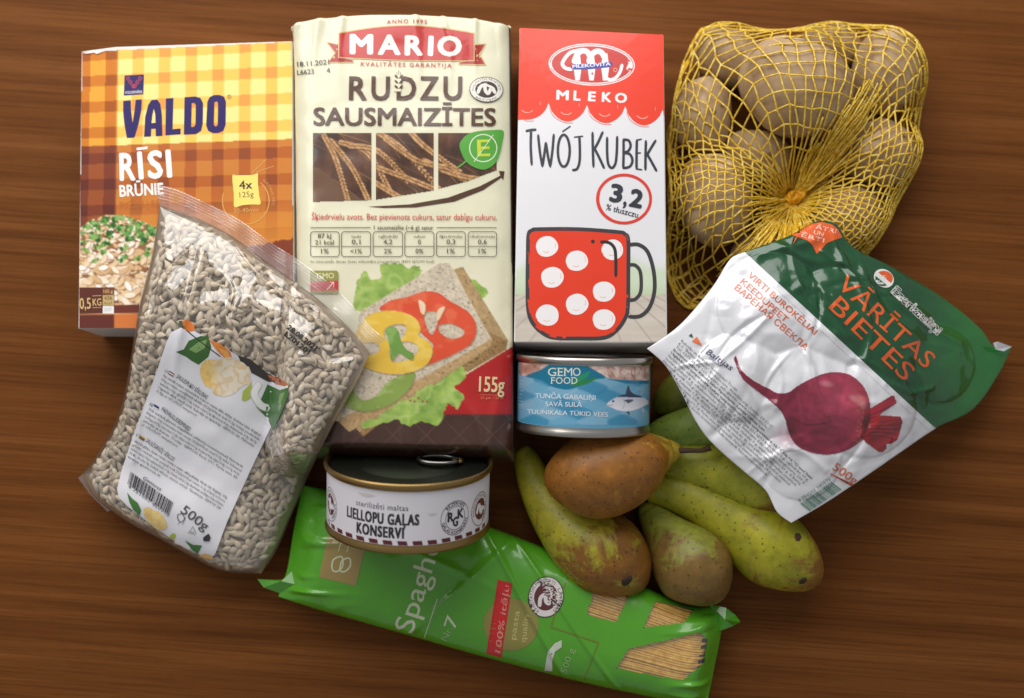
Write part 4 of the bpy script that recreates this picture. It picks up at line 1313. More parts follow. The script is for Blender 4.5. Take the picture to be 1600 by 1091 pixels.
    pr.text('TUUNIKALA TÜKID VEES', (823.5, 646.5), (950, 651.5), 7.0, w, 0.01)
    for k in range(9):
        pr.stroke([(809.5, 594 + 5.4 * k), (818 - (k % 3) * 2, 595 + 5.4 * k)], 1.0, (176, 200, 216), caps=False)
    pr.flush()
build_tuna_can()

# ================================================================== beet pouch
BEET_CREASES = [([(1185, 398), (1230, 388), (1272, 376)], 5, 2.2), ([(1286, 392), (1300, 404), (1326, 414)], 2.6, 1.6), ([(1318, 392), (1334, 425), (1350, 480), (1360, 520), (1352, 560)], 2.4, 1.7),
    ([(1298, 462), (1310, 496), (1318, 530)], 2.2, 1.3), ([(1390, 455), (1450, 495), (1530, 528)], 4, 1.8), ([(1240, 540), (1262, 570), (1270, 610), (1292, 655)], 2.4, 1.6), ([(1190, 500), (1160, 532), (1120, 566)], 2.6, 1.6),
    ([(1150, 585), (1180, 635), (1196, 668)], 2.4, 1.2), ([(1400, 600), (1430, 612), (1470, 604)], 2.6, 1.5), ([(1420, 560), (1450, 590), (1462, 630)], 2.4, 1.4), ([(1205, 560), (1215, 600), (1206, 640)], 2.2, 1.0),
    ([(1255, 430), (1280, 452), (1290, 480)], 3, 1.3), ([(1330, 560), (1372, 574), (1384, 600)], 2.4, 1.3), ([(1230, 700), (1262, 712), (1290, 736)], 2.6, 1.2), ([(1100, 600), (1130, 640), (1160, 690)], 2.6, 1.2)]
def build_beet_pouch():
    top = [(1166, 398), (1200, 382), (1236, 367), (1262, 352), (1284, 345), (1308, 352), (1332, 386), (1395, 418), (1480, 470), (1530, 512), (1553, 541), (1581, 541)]
    right = [(1581, 541), (1560, 585), (1520, 640), (1462, 670), (1400, 712), (1330, 760), (1280, 792), (1236, 817)]
    left = [(1166, 398), (1142, 404), (1112, 450), (1062, 508), (1011, 545)]
    bottom = [(1011, 545), (1040, 572), (1065, 615), (1088, 660), (1112, 692), (1160, 735), (1196, 766), (1214, 800), (1236, 817)]
    def zm(PX, PY):
        return 0.070 - np.clip(PX - 1010, 0, 600) * 0.000058 - 0.022 * smooth((PX - 1340) / 230)
    def F(s, t):
        a = np.clip(np.sin(math.pi * np.clip(s, 0, 1)), 0, 1) ** 0.55; b = np.clip(np.sin(math.pi * np.clip(t, 0, 1)), 0, 1) ** 0.55
        return a * b
    beets = [(1200, 480, 74), (1300, 500, 70), (1390, 540, 66), (1150, 590, 62), (1250, 620, 76), (1350, 640, 68), (1250, 720, 55), (1460, 570, 55)]
    def up(s, t, PX, PY):
        bump = np.zeros_like(PX)
        for x, y, r in beets:
            d = np.hypot(PX - x, PY - y) / r
            bump = np.maximum(bump, np.sqrt(np.clip(1 - d * d * .8, 0, 1)))
        return 0.0003 + F(s, t) * (0.008 + 0.009 * bump)
    rng = random.Random(5)
    folds = []
    for k in range(34):
        x, y = rng.uniform(1060, 1520), rng.uniform(390, 780); a = rng.uniform(0, math.pi); l = rng.uniform(25, 80)
        folds.append((x, y, a, l, rng.uniform(-1, 1), rng.uniform(3.0, 6.5)))
    folds += [(1235, 395, 0.5, 50, 1.3, 6), (1320, 410, 1.1, 55, 1.4, 5), (1150, 520, -0.7, 60, -1.2, 4), (1420, 600, 0.8, 60, 1.1, 5), (1380, 480, 0.9, 90, 1.0, 6), (1260, 600, 1.3, 70, 1.0, 5)]
    def wr(x, y, s, t):
        PXY = np.array([to_px((a, b, 0.062)) for a, b in zip(x.ravel(), y.ravel())])
        PX = PXY[:, 0].reshape(x.shape); PY = PXY[:, 1].reshape(x.shape)
        f = np.clip(F(s, t) * 2.2, 0.25, 1)
        z = np.zeros_like(x)
        for fx, fy, a, l, h, w in folds:
            u = (PX - fx) * math.cos(a) + (PY - fy) * math.sin(a); v = -(PX - fx) * math.sin(a) + (PY - fy) * math.cos(a)
            v = v + 0.004 * u * u * (1 if h > 0 else -1)
            z += h * 0.0016 * np.exp(-(u / l) ** 2) * np.exp(-(v / w) ** 2)
        edge = np.exp(-((np.minimum(np.minimum(s, 1 - s), np.minimum(t, 1 - t))) / 0.05) ** 2)
        z += (fbm(x * 45, y * 45, 3, 3) - 0.5) * 0.004 + ridge(x * 38, y * 38, 14) * 0.0011 * f + edge * (fbm(x * 60, y * 60, 8, 2) - .5) * 0.004
        return z * f + crease_field(PX, PY, BEET_CREASES) * np.clip(F(s, t) * 2.5, .3, 1)
    def dn(s, t, PX, PY): return 0.0003 + F(s, t) * 0.010
    T, B, (nu, nv) = pillow((top, right, bottom, left), 230, 190, zm, up, dn, wr)
    c = at(1300, 590, 0.03)
    th = Thing('beet_pouch', 'white and green plastic pouch of cooked beets with a red beet picture', 'pouch', (c.x, c.y, float(B[:, 2].min())))
    mat = print_mat('beet_pouch_film', 0.26, [(55, 3, 0.0016, 0.3, (1, 1, 1)), (190, 2, 0.0003, 0.2, (1, 1, 1))], coat=0.7)
    V = np.r_[T, B]
    nT = len(T)
    PXY = np.array([to_px(v) for v in V])
    G = (1168, 398), (1461, 669)
    side = (PXY[:, 0] - G[0][0]) * (G[1][1] - G[0][1]) - (PXY[:, 1] - G[0][1]) * (G[1][0] - G[0][0])
    colr = np.where((side > 0)[:, None], np.array((18, 78, 42.)), np.array((226, 226, 230.)))
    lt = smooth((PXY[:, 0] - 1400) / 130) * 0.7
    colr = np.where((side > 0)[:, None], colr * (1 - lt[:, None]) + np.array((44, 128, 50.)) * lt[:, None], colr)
    colr[nT:] = (214, 214, 216)
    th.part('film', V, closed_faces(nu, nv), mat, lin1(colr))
    fold = [tuple(at(x, y, z)) for x, y, z in ((1552, 536, .024), (1556, 546, .0225), (1568, 549, .021), (1581, 542, .019), (1570, 538, .022), (1559, 534, .0245))]
    fl = [(x, y, z - .0005) for x, y, z in fold]
    th.part('folded_corner', np.array(fold + fl), [tuple(range(6)), tuple(range(11, 5, -1))] + [(i, i + 6, (i + 1) % 6 + 6, (i + 1) % 6) for i in range(6)], mat, np.tile(lin1((222, 222, 226)), (12, 1)), smooth_shade=False)
    sf = Surface(T, grid_faces(nu, nv), grid_normals(T, nu, nv))
    pr = Printer(th, sf, mat, cut=3.5, base=0.0002, step=8e-6)
    org = (232, 98, 36)
    # crisp edge of the green field
    pr.begin('colour_field_edge')
    n = 60
    P0 = np.array(G[0]); P1 = np.array(G[1])
    band = [tuple(P0 + (P1 - P0) * (0.012 + 0.976 * k / n)) for k in range(n + 1)]
    nrm = np.array((271, -293.)) / 399
    cols = []
    for k in range(n):
        a, b = np.array(band[k]), np.array(band[k + 1])
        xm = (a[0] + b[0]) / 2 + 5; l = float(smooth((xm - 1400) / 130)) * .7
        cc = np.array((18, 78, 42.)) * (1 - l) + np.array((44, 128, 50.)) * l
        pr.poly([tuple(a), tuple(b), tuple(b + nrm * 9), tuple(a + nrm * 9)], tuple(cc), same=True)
    wcol = (226, 226, 230)
    pr.off += 0.00002
    for k in range(n):
        a, b = np.array(band[k]), np.array(band[k + 1])
        pr.poly([tuple(a), tuple(b), tuple(b - nrm * 9), tuple(a - nrm * 9)], wcol, same=True)
    pr.begin('corner_flash')
    pr.poly([(1237, 367), (1250, 358.5), (1266, 350.5), (1284, 347), (1300, 351), (1309, 358), (1316, 371), (1304, 375), (1292, 380), (1284, 389), (1276, 397), (1270, 384), (1262, 376), (1250, 372)], org)
    for s_, a_, b_ in (('ĀTRI', (1274, 357), (1306, 365)), ('UN', (1271, 365.5), (1286, 369.5)), ('ĒRTI', (1252, 369.5), (1287, 379))): pr.text(s_, a_, b_, 6.2, (246, 226, 214), 0.0)
    pr.begin('product_lettering')
    def run(s, p0, p1, cap, col, b, spans):
        d = (np.array(p1) - p0)
        for ch, (a, e) in zip(s, spans): pr.text(ch, tuple(p0 + d * a), tuple(p0 + d * e), cap, col, b)
    pr.text('VĀRĪTAS', (1306, 447), (1446, 577), 26, org, 0.003)
    pr.text('BIETES', (1294, 481), (1413, 597), 27, org, 0.003)
    o2 = (222, 106, 56)
    pr.text('VIRTI BUROKĖLIAI', (1167.5, 431.5), (1272, 523.6), 9.6, o2, 0.006)
    pr.text('KEEDUPEET', (1156, 441.5), (1227, 504.5), 9.6, o2, 0.006)
    pr.text('ВАРЕНАЯ СВЕКЛА', (1147, 451), (1258, 548), 9.6, o2, 0.006)
    pr.begin('brand_mark')
    pr.ellipse(1381, 435, 16.5, 13.5, (240, 240, 236), 35)
    L = [(1381 + 14.2 * math.cos(t), 435 + 11.8 * math.sin(t)) for t in np.linspace(math.radians(-128), math.radians(40), 14)]
    pr.poly(L, (226, 96, 36))
    L = [(1380 + 13 * math.cos(t), 436 + 11.4 * math.sin(t)) for t in np.linspace(math.radians(62), math.radians(205), 14)]
    pr.poly(L, (30, 92, 50))
    pr.text('Ezerkauliņi', (1392.4, 456.8), (1463.6, 523.6), 13.6, (240, 240, 236), 0.06, halo=True)
    pr.text('Ezerkauliņi', (1392.4, 456.8), (1463.6, 523.6), 13.6, (14, 40, 26), 0.018, halo=True)
    # ---------- the beet
    pr.begin('beet_picture')
    cv = Canvas(1144, 553, 1414, 712, wcol, ss=1.4, seed=12)
    Z = lambda pts: [(x / 5.333 + 1130, y / 5.333 + 540) for x, y in pts]
    X, Y = cv.X, cv.Y
    outl = smooth_line(Z([(110, 88), (150, 200), (250, 288), (380, 358), (455, 396), (540, 390), (620, 335), (700, 290), (830, 235), (950, 220), (1070, 250), (1170, 340), (1222, 470), (1225, 600), (1200, 740), (1130, 815), (1000, 888), (830, 910), (650, 860), (560, 760), (500, 580), (400, 470), (270, 370), (160, 275), (93, 130), (95, 95)]), True, 4)
    def skin(x, y):
        n = fbm(x / 14, y / 9, 4, 4)[..., None]
        cx, cy = 1300, 645
        l = np.clip(1 - np.hypot((x - 1315) / 80, (y - 622) / 70), 0, 1)[..., None]
        a = np.array((128, 34, 58.)) * (1 - l) + np.array((190, 74, 98.)) * l
        e = smooth((x - 1310) / 50)[..., None] * 0.35
        a = a * (1 - e) + np.array((176, 66, 62.)) * e
        dk = smooth((1262 - x) / 40)[..., None] * smooth((y - 640) / 30)[..., None] * .5
        a = a * (1 - dk) + np.array((70, 22, 28.)) * dk
        return a * (0.86 + 0.3 * n)
    glow = np.clip(np.exp(-(((X - 1236) / 22) ** 2 + ((Y - 682) / 15) ** 2)) - .05, 0, 1)
    cv.blend(glow * 0.4, (150, 60, 84))
    cv.poly([tuple(p) for p in outl], skin)
    inb = in_poly(X, Y, [tuple(p) for p in outl]) * 1.0
    for k, (pts, w_, c_) in enumerate([([(620, 400), (640, 520), (660, 640)], 5, (150, 50, 76)), ([(720, 320), (735, 450), (720, 600)], 6, (158, 52, 74)), ([(840, 600), (960, 590), (1100, 640)], 3, (140, 46, 60)), ([(560, 600), (700, 660), (850, 650)], 3, (92, 26, 40))]):
        cv.line(Z(pts), w_, c_, 0.6, mask=inb)
    for x, y, rx, ry, a in ((860, 320, 10, 4.5, 10), (1140, 460, 11, 7, 40), (1165, 500, 5, 4, 60), (1085, 440, 7, 4, 30)): cv.ell(*Z([(x, y)])[0], rx, ry, (206, 130, 140), a, 0.75, 0.5)
    for k in range(60):
        a = cv.r.uniform(-1.2, 1.2); x = 1335 + 12 * math.cos(a) + cv.r.uniform(-8, 6); y = 655 + 40 * math.sin(a)
        cv.ell(x, y, 2, 1, (196, 112, 84), cv.r.uniform(0, 180), 0.5, mask=inb)
    stem = (138, 26, 40)
    def stalk(pts, base, seed):
        def f(x, y):
            n = vnoise((x * .45 + y) / 2.4, (y * .2) / 9, seed)[..., None]
            return np.array(base, float) * (.75 + .55 * n)
        cv.poly(Z(pts), f)
    stalk([(1170, 545), (1240, 515), (1400, 418), (1425, 418), (1448, 480), (1330, 560), (1260, 620), (1180, 640)], (150, 34, 48), 2)
    stalk([(1160, 620), (1250, 590), (1320, 582), (1480, 590), (1497, 640), (1470, 740), (1450, 792), (1395, 822), (1360, 822), (1365, 858), (1330, 892), (1300, 890), (1190, 810), (1145, 760)], (158, 28, 38), 5)
    for k in range(9): cv.line(Z([(1180 + 6 * k, 640 + 14 * k), (1320, 640 + 14 * k), (1480 - 5 * k, 610 + 22 * k)]), 0.9, (206, 70, 66) if k % 2 else (96, 16, 26), 0.7)
    cv.ell(*Z([(1195, 640)])[0], 6, 15, (74, 18, 24), 10, 0.7, 0.4)
    near = glow > 0.12
    pad = np.array(in_poly(X, Y, [tuple(p) for p in outl]))
    def msk(a, b):
        far = np.abs(cv.sample(a, b) - np.array(wcol, float)).sum(-1)
        return far > 6
    pr.raster(cv, 1.3, msk)
    # ---------- small print
    pr.begin('small_print')
    pr.poly([(1076, 525), (1080.6, 521), (1083.4, 528)], (30, 92, 66)); pr.poly([(1081, 533.5), (1089, 526), (1097, 540.5)], (236, 122, 70))
    pr.stroke([(1107.5, 538.6), (1095.3, 551.4)], 0.9, (90, 90, 96)); pr.text('Baltijas', (1102, 551.5), (1141, 579), 9, (56, 62, 104), 0, 3, shear=0.25); pr.text('DĀRZEŅI', (1107, 560), (1124, 573), 3.6, (56, 62, 104), 0.0, 2)
    d = np.array((0.745, 0.667)); st = np.array((-0.667, 0.745))
    lines = ['Ražotājs un fasētājs/ Gamintojas/ Tootja:',
             'K.S. "Baltijas dārzeņi", Dobeles nov., Krimūnu pag., Latvija, LV-2117',
             'Tel. +371 26 68 111, e-pasts: info@bd.lv, www.ezerkaulini.lv',
             'Izcelsmes valsts/ Kilmės šalis/ Päritoluriik: Latvija/ Latvia/ Läti',
             'Uzglabāšanas temperatūra/ Laikyti temperatūroje/ Hoida temperatuuril: +2 °C līdz +6 °C/ nuo/ kuni',
             'Sastāvdaļas: vārītas bietes. Uzturvērtība 100 g: enerģija 222 kJ/53 kcal, tauki 0 g, ogļhidrāti 10 g,',
             'tostarp cukuri 8 g, olbaltumvielas 1,7 g, sāls 0,2 g. Ieteicams līdz: skatīt uz iepakojuma 100 g',
             'Maistinė vertė 100 g: energinė vertė 222 kJ/53 kcal, riebalai 0 g, angliavandeniai 10 g, iš kurių',
             'cukrų 8 g, baltymai 1,7 g, druska 0,2 g. Tinka vartoti iki: žr. ant pakuotės. Atidarius suvartoti',
             'Toitumisalane teave 100 g: energia 222 kJ/53 kcal, rasvad 0 g, süsivesikud 10 g, millest suhkrud',
             '8 g, valgud 1,7 g, sool 0,2 g. Parim enne: vt pakendilt. Pärast avamist tarvitada 24 h jooksul',
             'Sudėtis: virti burokėliai. Koostis: keedetud peet. Fasēts aizsargvidē. Pakendatud gaasikeskkonda']
    ln = [118, 196, 190, 190, 296, 294, 292, 288, 284, 276, 262, 240]
    for k, (s, l) in enumerate(zip(lines, ln)):
        p = np.array((1063.5, 533.5)) + st * (6.1 * k) + d * (0 if k < 8 else (k - 7) * 7)
        # keep each line on the pouch
        pr.text(s, tuple(p), tuple(p + d * (l - (0 if k < 8 else (k - 7) * 7))), 4.0, (104, 102, 106) if k not in (3, 4) else (70, 68, 74), 0.0 if k not in (3, 4) else 0.012, 1, cut=5)
    pr.begin('weight_lettering'); pr.text('500g', (1300, 733), (1335, 758), 13, (214, 104, 58), 0.0)
    pr.begin('barcode')
    A, Bq, C, D = (np.array(p) for p in ((1250, 787), (1301, 752), (1317, 764), (1265, 799)))
    rr = random.Random(8); x = 0
    while x < 0.98:
        w_ = rr.choice((.008, .008, .016, .024)); e = min(.99, x + w_)
        pr.poly([tuple(A + (Bq - A) * x), tuple(A + (Bq - A) * e), tuple(D + (C - D) * e), tuple(D + (C - D) * x)], (62, 128, 98), same=True)
        x = e + rr.choice((.008, .014, .02))
    pr.text('4 750203 940576', (1249, 785.5), (1299, 750), 5, (90, 140, 116), 0, 1)
    pr.flush()
build_beet_pouch()

# ================================================================== spaghetti packet
CLEAR = film_mat('clear_film', 0.05, [(45, 3, 0.002, 0.4, (1, 1, 1))])
def build_spaghetti():
    top = [(470, 758), (560, 775), (680, 797), (770, 826), (880, 868), (1000, 915), (1075, 946), (1128, 948)]
    bottom = [(432, 934), (480, 950), (620, 990), (760, 1030), (900, 1066), (1010, 1090), (1060, 1098), (1108, 1098)]
    left = [(470, 758), (456, 830), (446, 890), (432, 934)]
    right = [(1128, 948), (1130, 985), (1120, 1040), (1108, 1098)]
    zm = lambda PX, PY: np.full_like(PX, 0.016)
    def F(s, t):
        return np.clip(1 - np.abs(2 * t - 1) ** 2.6, 0, 1) ** 0.5 * smooth(np.clip(s / 0.09, 0, 1)) ** 0.7 * smooth(np.clip((1 - s) / 0.06, 0, 1)) ** 0.6
    def wr(x, y, s, t):
        e = np.exp(-(s / 0.12) ** 2) + np.exp(-((1 - s) / 0.09) ** 2)
        z = (fbm(x * 30, y * 30, 4, 3) - .5) * 0.003 + e * (ridge(x * 20 + y * 6, y * 70, 7) * 0.004 - 0.001)
        z += 0.0022 * np.exp(-((s - .50 - .25 * (t - .3)) / .009) ** 2) + 0.0018 * np.exp(-((s - .40 + .2 * (t - .5)) / .010) ** 2) + 0.0016 * np.exp(-((s - .62 - .3 * (t - .4)) / .008) ** 2) + 0.0016 * np.exp(-((t - .35 - .5 * (s - .3)) / .03) ** 2) * np.exp(-((s - .35) / .12) ** 2)
        return z * np.clip(F(s, t) * 2, .1, 1)
    T, B, (nu, nv) = pillow((top, right, bottom, left), 250, 90, zm, lambda s, t, a, b: 0.0003 + 0.019 * F(s, t), lambda s, t, a, b: 0.0003 + 0.0145 * F(s, t), wr, zref=0.022, k=0.3)
    c = at(780, 930, 0)
    th = Thing('spaghetti_packet', 'long green plastic packet of spaghetti with clear windows', 'packet', (c.x, c.y, 0))
    mat = print_mat('spaghetti_film', 0.26, [(40, 3, 0.002, 0.35, (1, 1, 1)), (160, 2, 0.0003, 0.2, (1, 1, 1))], coat=0.5)
    PXY = np.array([to_px(v) for v in T])
    wins = [[(931, 912), (990, 918), (962, 973), (917, 960)], [(1024, 939), (1085, 953), (1068, 973), (1005, 981)], [(982, 1014), (1040, 1001), (1092, 988), (1106, 999), (1100, 1036), (1066, 1064), (963, 1044)]]
    tf = grid_faces(nu, nv)
    solid, clear = [], []
    for f in tf:
        cx, cy = PXY[list(f)].mean(0)
        w = any(in_poly(np.array([cx]), np.array([cy]), p)[0] for p in wins)
        (clear if w else solid).append(f)
    n = len(T)
    allf = closed_faces(nu, nv)
    other = allf[len(tf):]
    V = np.r_[T, B]
    colr = np.tile(np.array((84, 162, 34.)), (len(V), 1))
    th.part('wrapper', V, solid + other, mat, lin1(colr))
    used = sorted({i for f in clear for i in f}); mp = {i: k for k, i in enumerate(used)}
    th.part('clear_window', T[used], [tuple(mp[i] for i in f) for f in clear], CLEAR)
    # twisted fin ends
    for P, q, nm in (((456, 868), [(452, 905), (430, 906), (402, 905), (412, 918), (440, 928), (470, 915), (470, 880)], 'l'), ((1122, 975), [(1110, 945), (1135, 950), (1150, 962), (1157, 972), (1146, 978), (1128, 985), (1105, 985)], 'r')):
        ctr = at(sum(p[0] for p in q) / len(q), sum(p[1] for p in q) / len(q), 0.022)
        ring = [tuple(at(*p, 0.018 + 0.004 * math.sin(3 * k))) for k, p in enumerate(q)]
        low = [(x, y, z - 0.0012) for x, y, z in ring]
        m = len(q)
        VV = [tuple(ctr)] + ring + low + [(ctr.x, ctr.y, ctr.z - 0.0012)]
        FF = [(0, 1 + k, 1 + (k + 1) % m) for k in range(m)] + [(1 + k, 1 + m + k, 1 + m + (k + 1) % m, 1 + (k + 1) % m) for k in range(m)] + [(1 + 2 * m, 1 + m + (k + 1) % m, 1 + m + k) for k in range(m)]
        th.part('end_fin', np.array(VV), FF, mat, np.tile(lin1((76, 154, 34)), (len(VV), 1)), smooth_shade=False)
    sf = Surface(T, tf, grid_normals(T, nu, nv))
    pr = Printer(th, sf, mat, cut=4, base=0.0002, step=8e-6)
    Z = lambda pts: [(x / 2.051 + 390, y / 2.051 + 780) for x, y in pts]
    pal = (206, 216, 180); tan = (158, 136, 78)
    pr.begin('maker_patch')
    pr.poly(Z([(250, 118), (372, 150), (340, 278), (222, 250)]), tan)
    pr.stroke(Z([(265, 225), (268, 195), (295, 185), (298, 215), (280, 232)]), 2.2, pal, closed=True); pr.stroke(Z([(290, 228), (296, 198), (320, 190), (322, 215), (305, 232)]), 2.2, pal, closed=True)
    pr.stroke(Z([(285, 165), (292, 140), (318, 146), (312, 168)]), 2.0, pal, curve=False)
    pr.begin('product_lettering')
    pr.text('Spaghetti', (645, 991), (703, 806), 31, pal, 0.004)
    pr.stroke(Z([(602, 320), (560, 445)]), 1.3, pal, caps=False)
    pr.text('Nr.', (698, 1003), (708, 982), 11, (150, 190, 120)); pr.text('7', (711, 984), (717, 966), 19, pal)
    pr.begin('quality_ribbon')
    pr.ellipse(798.5, 976, 43, 41, (146, 136, 66))
    pr.poly(Z([(795, 258), (842, 270), (808, 508), (758, 495)]), (206, 28, 26))
    pr.stroke(Z([(800, 264), (836, 274), (804, 502), (763, 491)]), 0.8, (150, 30, 24), closed=True, curve=False)
    pr.text('100% itāļu', (782, 1021), (796, 916), 9, (232, 150, 140), 0, 3, shear=.2)
    pr.text('pasta', (805, 1000), (812, 955), 8.5, (196, 186, 130), 0, 2); pr.text('quality', (821, 1004), (827, 958), 8.5, (196, 186, 130), 0, 2)
    pr.begin('quality_mark')
    cx, cy, rx, ry, dk = 853, 933, 28, 32.5, (66, 52, 56)
    pr.ellipse(cx, cy, rx, ry, dk, 12); pr.ellipse(cx, cy, rx - 1.6, ry - 1.6, (226, 220, 216), 12); pr.ellipse(cx, cy, rx * .66, ry * .66, (96, 44, 48), 12)
    g = lambda pts: [(cx + rx * x, cy + ry * y) for x, y in pts]
    pr.stroke(g([(-.35, .42), (-.3, .05), (-.05, -.1), (.0, .2), (.18, .3), (.25, -.1), (.12, -.4), (.4, -.35)]), 6, (226, 220, 216))
    pr.arc_text('KVALITATĪVS PRODUKTS', cx, cy, rx * .74, ry * .74, -150, 40, 4.6, dk, 0, 2); pr.arc_text('LATVIJAS', cx, cy, rx * .74, ry * .74, 60, 150, 4.6, dk, 0, 2)
    pr.begin('frame_lines')
    pr.stroke(Z([(1020, 245), (965, 410), (1118, 460), (1072, 580)]), 2.0, (128, 116, 40), curve=False)
    pr.begin('weight_lettering')
    pr.poly(Z([(945, 550), (955, 490), (978, 462), (1000, 452), (1000, 475), (978, 490), (970, 520), (970, 552)]), (206, 212, 196))
    pr.text('500 g', Z([(1015, 560)])[0], Z([(1042, 482)])[0], 10, (150, 190, 120), 0.0, 2)
    pr.flush()
    # ---------- the strands inside
    m, nt, b = new_mat('spaghetti_strand')
    b.inputs['Base Color'].default_value = L4((222, 176, 88)); b.inputs['Roughness'].default_value = 0.45
    geo = N(nt, 'ShaderNodeTexCoord'); nz = N(nt, 'ShaderNodeTexNoise'); nz.inputs['Scale'].default_value = 300
    nt.links.new(geo.outputs['Object'], nz.inputs['Vector'])
    rp = ramp(nt, nz.outputs['Fac'], [(.3, L4((222, 162, 46))), (.7, L4((248, 206, 96)))]); nt.links.new(rp.outputs['Color'], b.inputs['Base Color'])
    G = T.reshape(nv + 1, nu + 1, 3)
    Vs, Fs = [], []
    rr = random.Random(3)
    S = spaced(nu, .3); Tt = spaced(nv, .3)
    for layer in range(2):
        for k in range(38):
            t = 0.06 + 0.88 * (k + .5 * layer + rr.uniform(-.18, .18)) / 37.5
            if t > .95: continue
            j = min(nv - 1, max(0, int(np.searchsorted(Tt, t)) - 1)); ft = (t - Tt[j]) / (Tt[j + 1] - Tt[j])
            i1 = int(nu * (0.958 + rr.uniform(-.012, .012)))
            path = []; dz_ = rr.uniform(0, .0007)
            for i in range(int(nu * .62), i1, 6):
                p = G[j, i] * (1 - ft) + G[j + 1, i] * ft
                path.append((p[0], p[1], max(0.003, p[2] - 0.0024 - 0.0022 * layer - dz_)))
            tube(path, 0.00086, 6, Vs, Fs)
    me = make_mesh('spaghetti', np.array(Vs) - np.array((c.x, c.y, 0)), Fs)
    me.materials.append(m)
    o = bpy.data.objects.new('spaghetti', me); o.location = (c.x, c.y, 0); COL.objects.link(o)
    tag(o, 'bundle of yellow dry spaghetti strands seen through the green packet windows', 'pasta', kind='stuff')
build_spaghetti()

# ================================================================== bag of sunflower seeds
def build_seed_bag():
    top = [(250, 322), (300, 338), (360, 368), (420, 412), (490, 462), (545, 512), (578, 552)]
    bottom = [(128, 742), (150, 778), (200, 815), (250, 842), (300, 870), (350, 893), (408, 896)]
    left = [(250, 322), (238, 400), (218, 480), (206, 560), (186, 650), (150, 715), (128, 742)]
    right = [(578, 552), (556, 600), (520, 665), (488, 730), (458, 800), (432, 860), (408, 896)]
    def zm(PX, PY):
        z = 0.019 + 0.041 * smooth((770 - PY) / 300)
        return np.maximum(z, 0.070 * smooth((PX - 400) / 62) * smooth((770 - PY) / 70))
    def FF_(s, t):
        a = np.clip(1 - np.abs(2 * s - 1) ** 2.6, 0, 1) ** 0.5; b = np.clip(1 - np.abs(2 * t - 1) ** 4.2, 0, 1) ** 0.5
        return a * b
    def up(s, t, PX, PY): return 0.0003 + FF_(s, t) * (0.019 + 0.007 * smooth((PY - 560) / 160))
    def dn(s, t, PX, PY):
        sup = np.where((PX > 452) & (PY < 712), 0.066, np.where((PX < 466) & (PY < 520), 0.052, 0.0))
        return 0.0003 + FF_(s, t) * np.clip(zm(PX, PY) - sup - 0.001, 0.001, 0.030)
    def wr(x, y, s, t):
        f = np.clip(FF_(s, t) * 2, .15, 1)
        return ((fbm(x * 28, y * 28, 6, 3) - .5) * 0.0065 + 0.0026 * np.exp(-((s - .24 - .12 * (t - .2)) / .018) ** 2) * np.exp(-((t - .25) / .2) ** 2)
                + 0.002 * np.exp(-((s - .47 + .1 * t) / .02) ** 2) * np.exp(-((t - .18) / .13) ** 2)) * f
    creases = [([(305, 390), (270, 422), (241, 457), (235, 516), (238, 545)], 2.6, 2.2), ([(270, 431), (250, 457), (241, 498)], 2.0, 1.4), ([(347, 425), (370, 457), (361, 504)], 2.2, 1.6),
               ([(373, 387), (405, 428), (452, 469), (540, 528)], 2.6, 2.4), ([(400, 470), (412, 520), (404, 560)], 2.2, 1.2), ([(445, 640), (430, 690), (412, 730)], 2.4, 1.4), ([(215, 600), (205, 660), (190, 720)], 2.4, 1.5), ([(480, 560), (520, 572), (556, 566)], 2.4, 1.4)]
    def wr2(x, y, s, t):
        PXY = np.array([to_px((a, b, 0.066)) for a, b in zip(x.ravel(), y.ravel())])
        return wr(x, y, s, t) + crease_field(PXY[:, 0].reshape(x.shape), PXY[:, 1].reshape(x.shape), creases)
    T, B, (nu, nv) = pillow((top, right, bottom, left), 190, 230, zm, up, dn, wr2, k=.3)
    c = at(330, 640, 0)
    th = Thing('seed_bag', 'clear plastic bag full of sunflower seeds with a white paper label', 'bag', (c.x, c.y, 0))
    film = film_mat('seed_bag_film', 0.05, [(16, 2, 0.006, 0.35, (1, 1, 1)), (60, 2, 0.001, 0.3, (1, 1, 1))], rough=0.055)
    V = np.r_[T, B]
    fo = th.part('film', V, closed_faces(nu, nv), film)
    # ribbed top seal
    o_e = resample([(241, 289), (275, 297), (330, 322), (372, 343), (420, 378), (460, 403), (505, 436), (545, 472), (580, 512), (603, 531)], 0)
    i_e = resample(top, 0)
    n, m = 150, 44
    SV = []
    for j in range(m + 1):
        for i in range(n + 1):
            a = along(*o_e, np.array([i / n]))[0]; b = along(*i_e, np.array([i / n]))[0]
            if j == 0: a = a + np.array((0.6, -0.8)) * (1.3 * (i % 2))
            p = a + (b - a) * (j / m)
            z0 = float(zm(np.array([p[0]]), np.array([p[1]]))[0])
            wv = 0.0022 * math.sin(i / n * 21 + j * .05) * (1 - j / m) + 0.0012 * math.sin(i / n * 47)
            rib = 0.0006 * math.sin(j * 2 * math.pi / 6.5) if j < 30 else 0
            q = at(p[0], p[1], z0 + 0.0012 + (1 - j / m) * 0.003 + wv + rib)
            SV.append(tuple(q))
    th.part('top_seal', np.array(SV), grid_faces(n, m), film_mat('seal_film', 0.20, [(70, 2, 0.001, 0.3, (1, 1, 1))], rough=0.14))
    # loose corner at the foot
    tip = [(128, 742), (122, 747), (140, 772), (168, 800), (176, 795), (150, 765)]
    r0 = [tuple(at(*p, 0.012)) for p in tip]; r1 = [(x, y, z - .0004) for x, y, z in r0]
    k = len(tip)
    th.part('corner_flap', np.array(r0 + r1), [tuple(range(k)), tuple(range(2 * k - 1, k - 1, -1))] + [(i, i + k, (i + 1) % k + k, (i + 1) % k) for i in range(k)], film, smooth_shade=False)
    sfc = Surface(T, grid_faces(nu, nv), grid_normals(T, nu, nv))
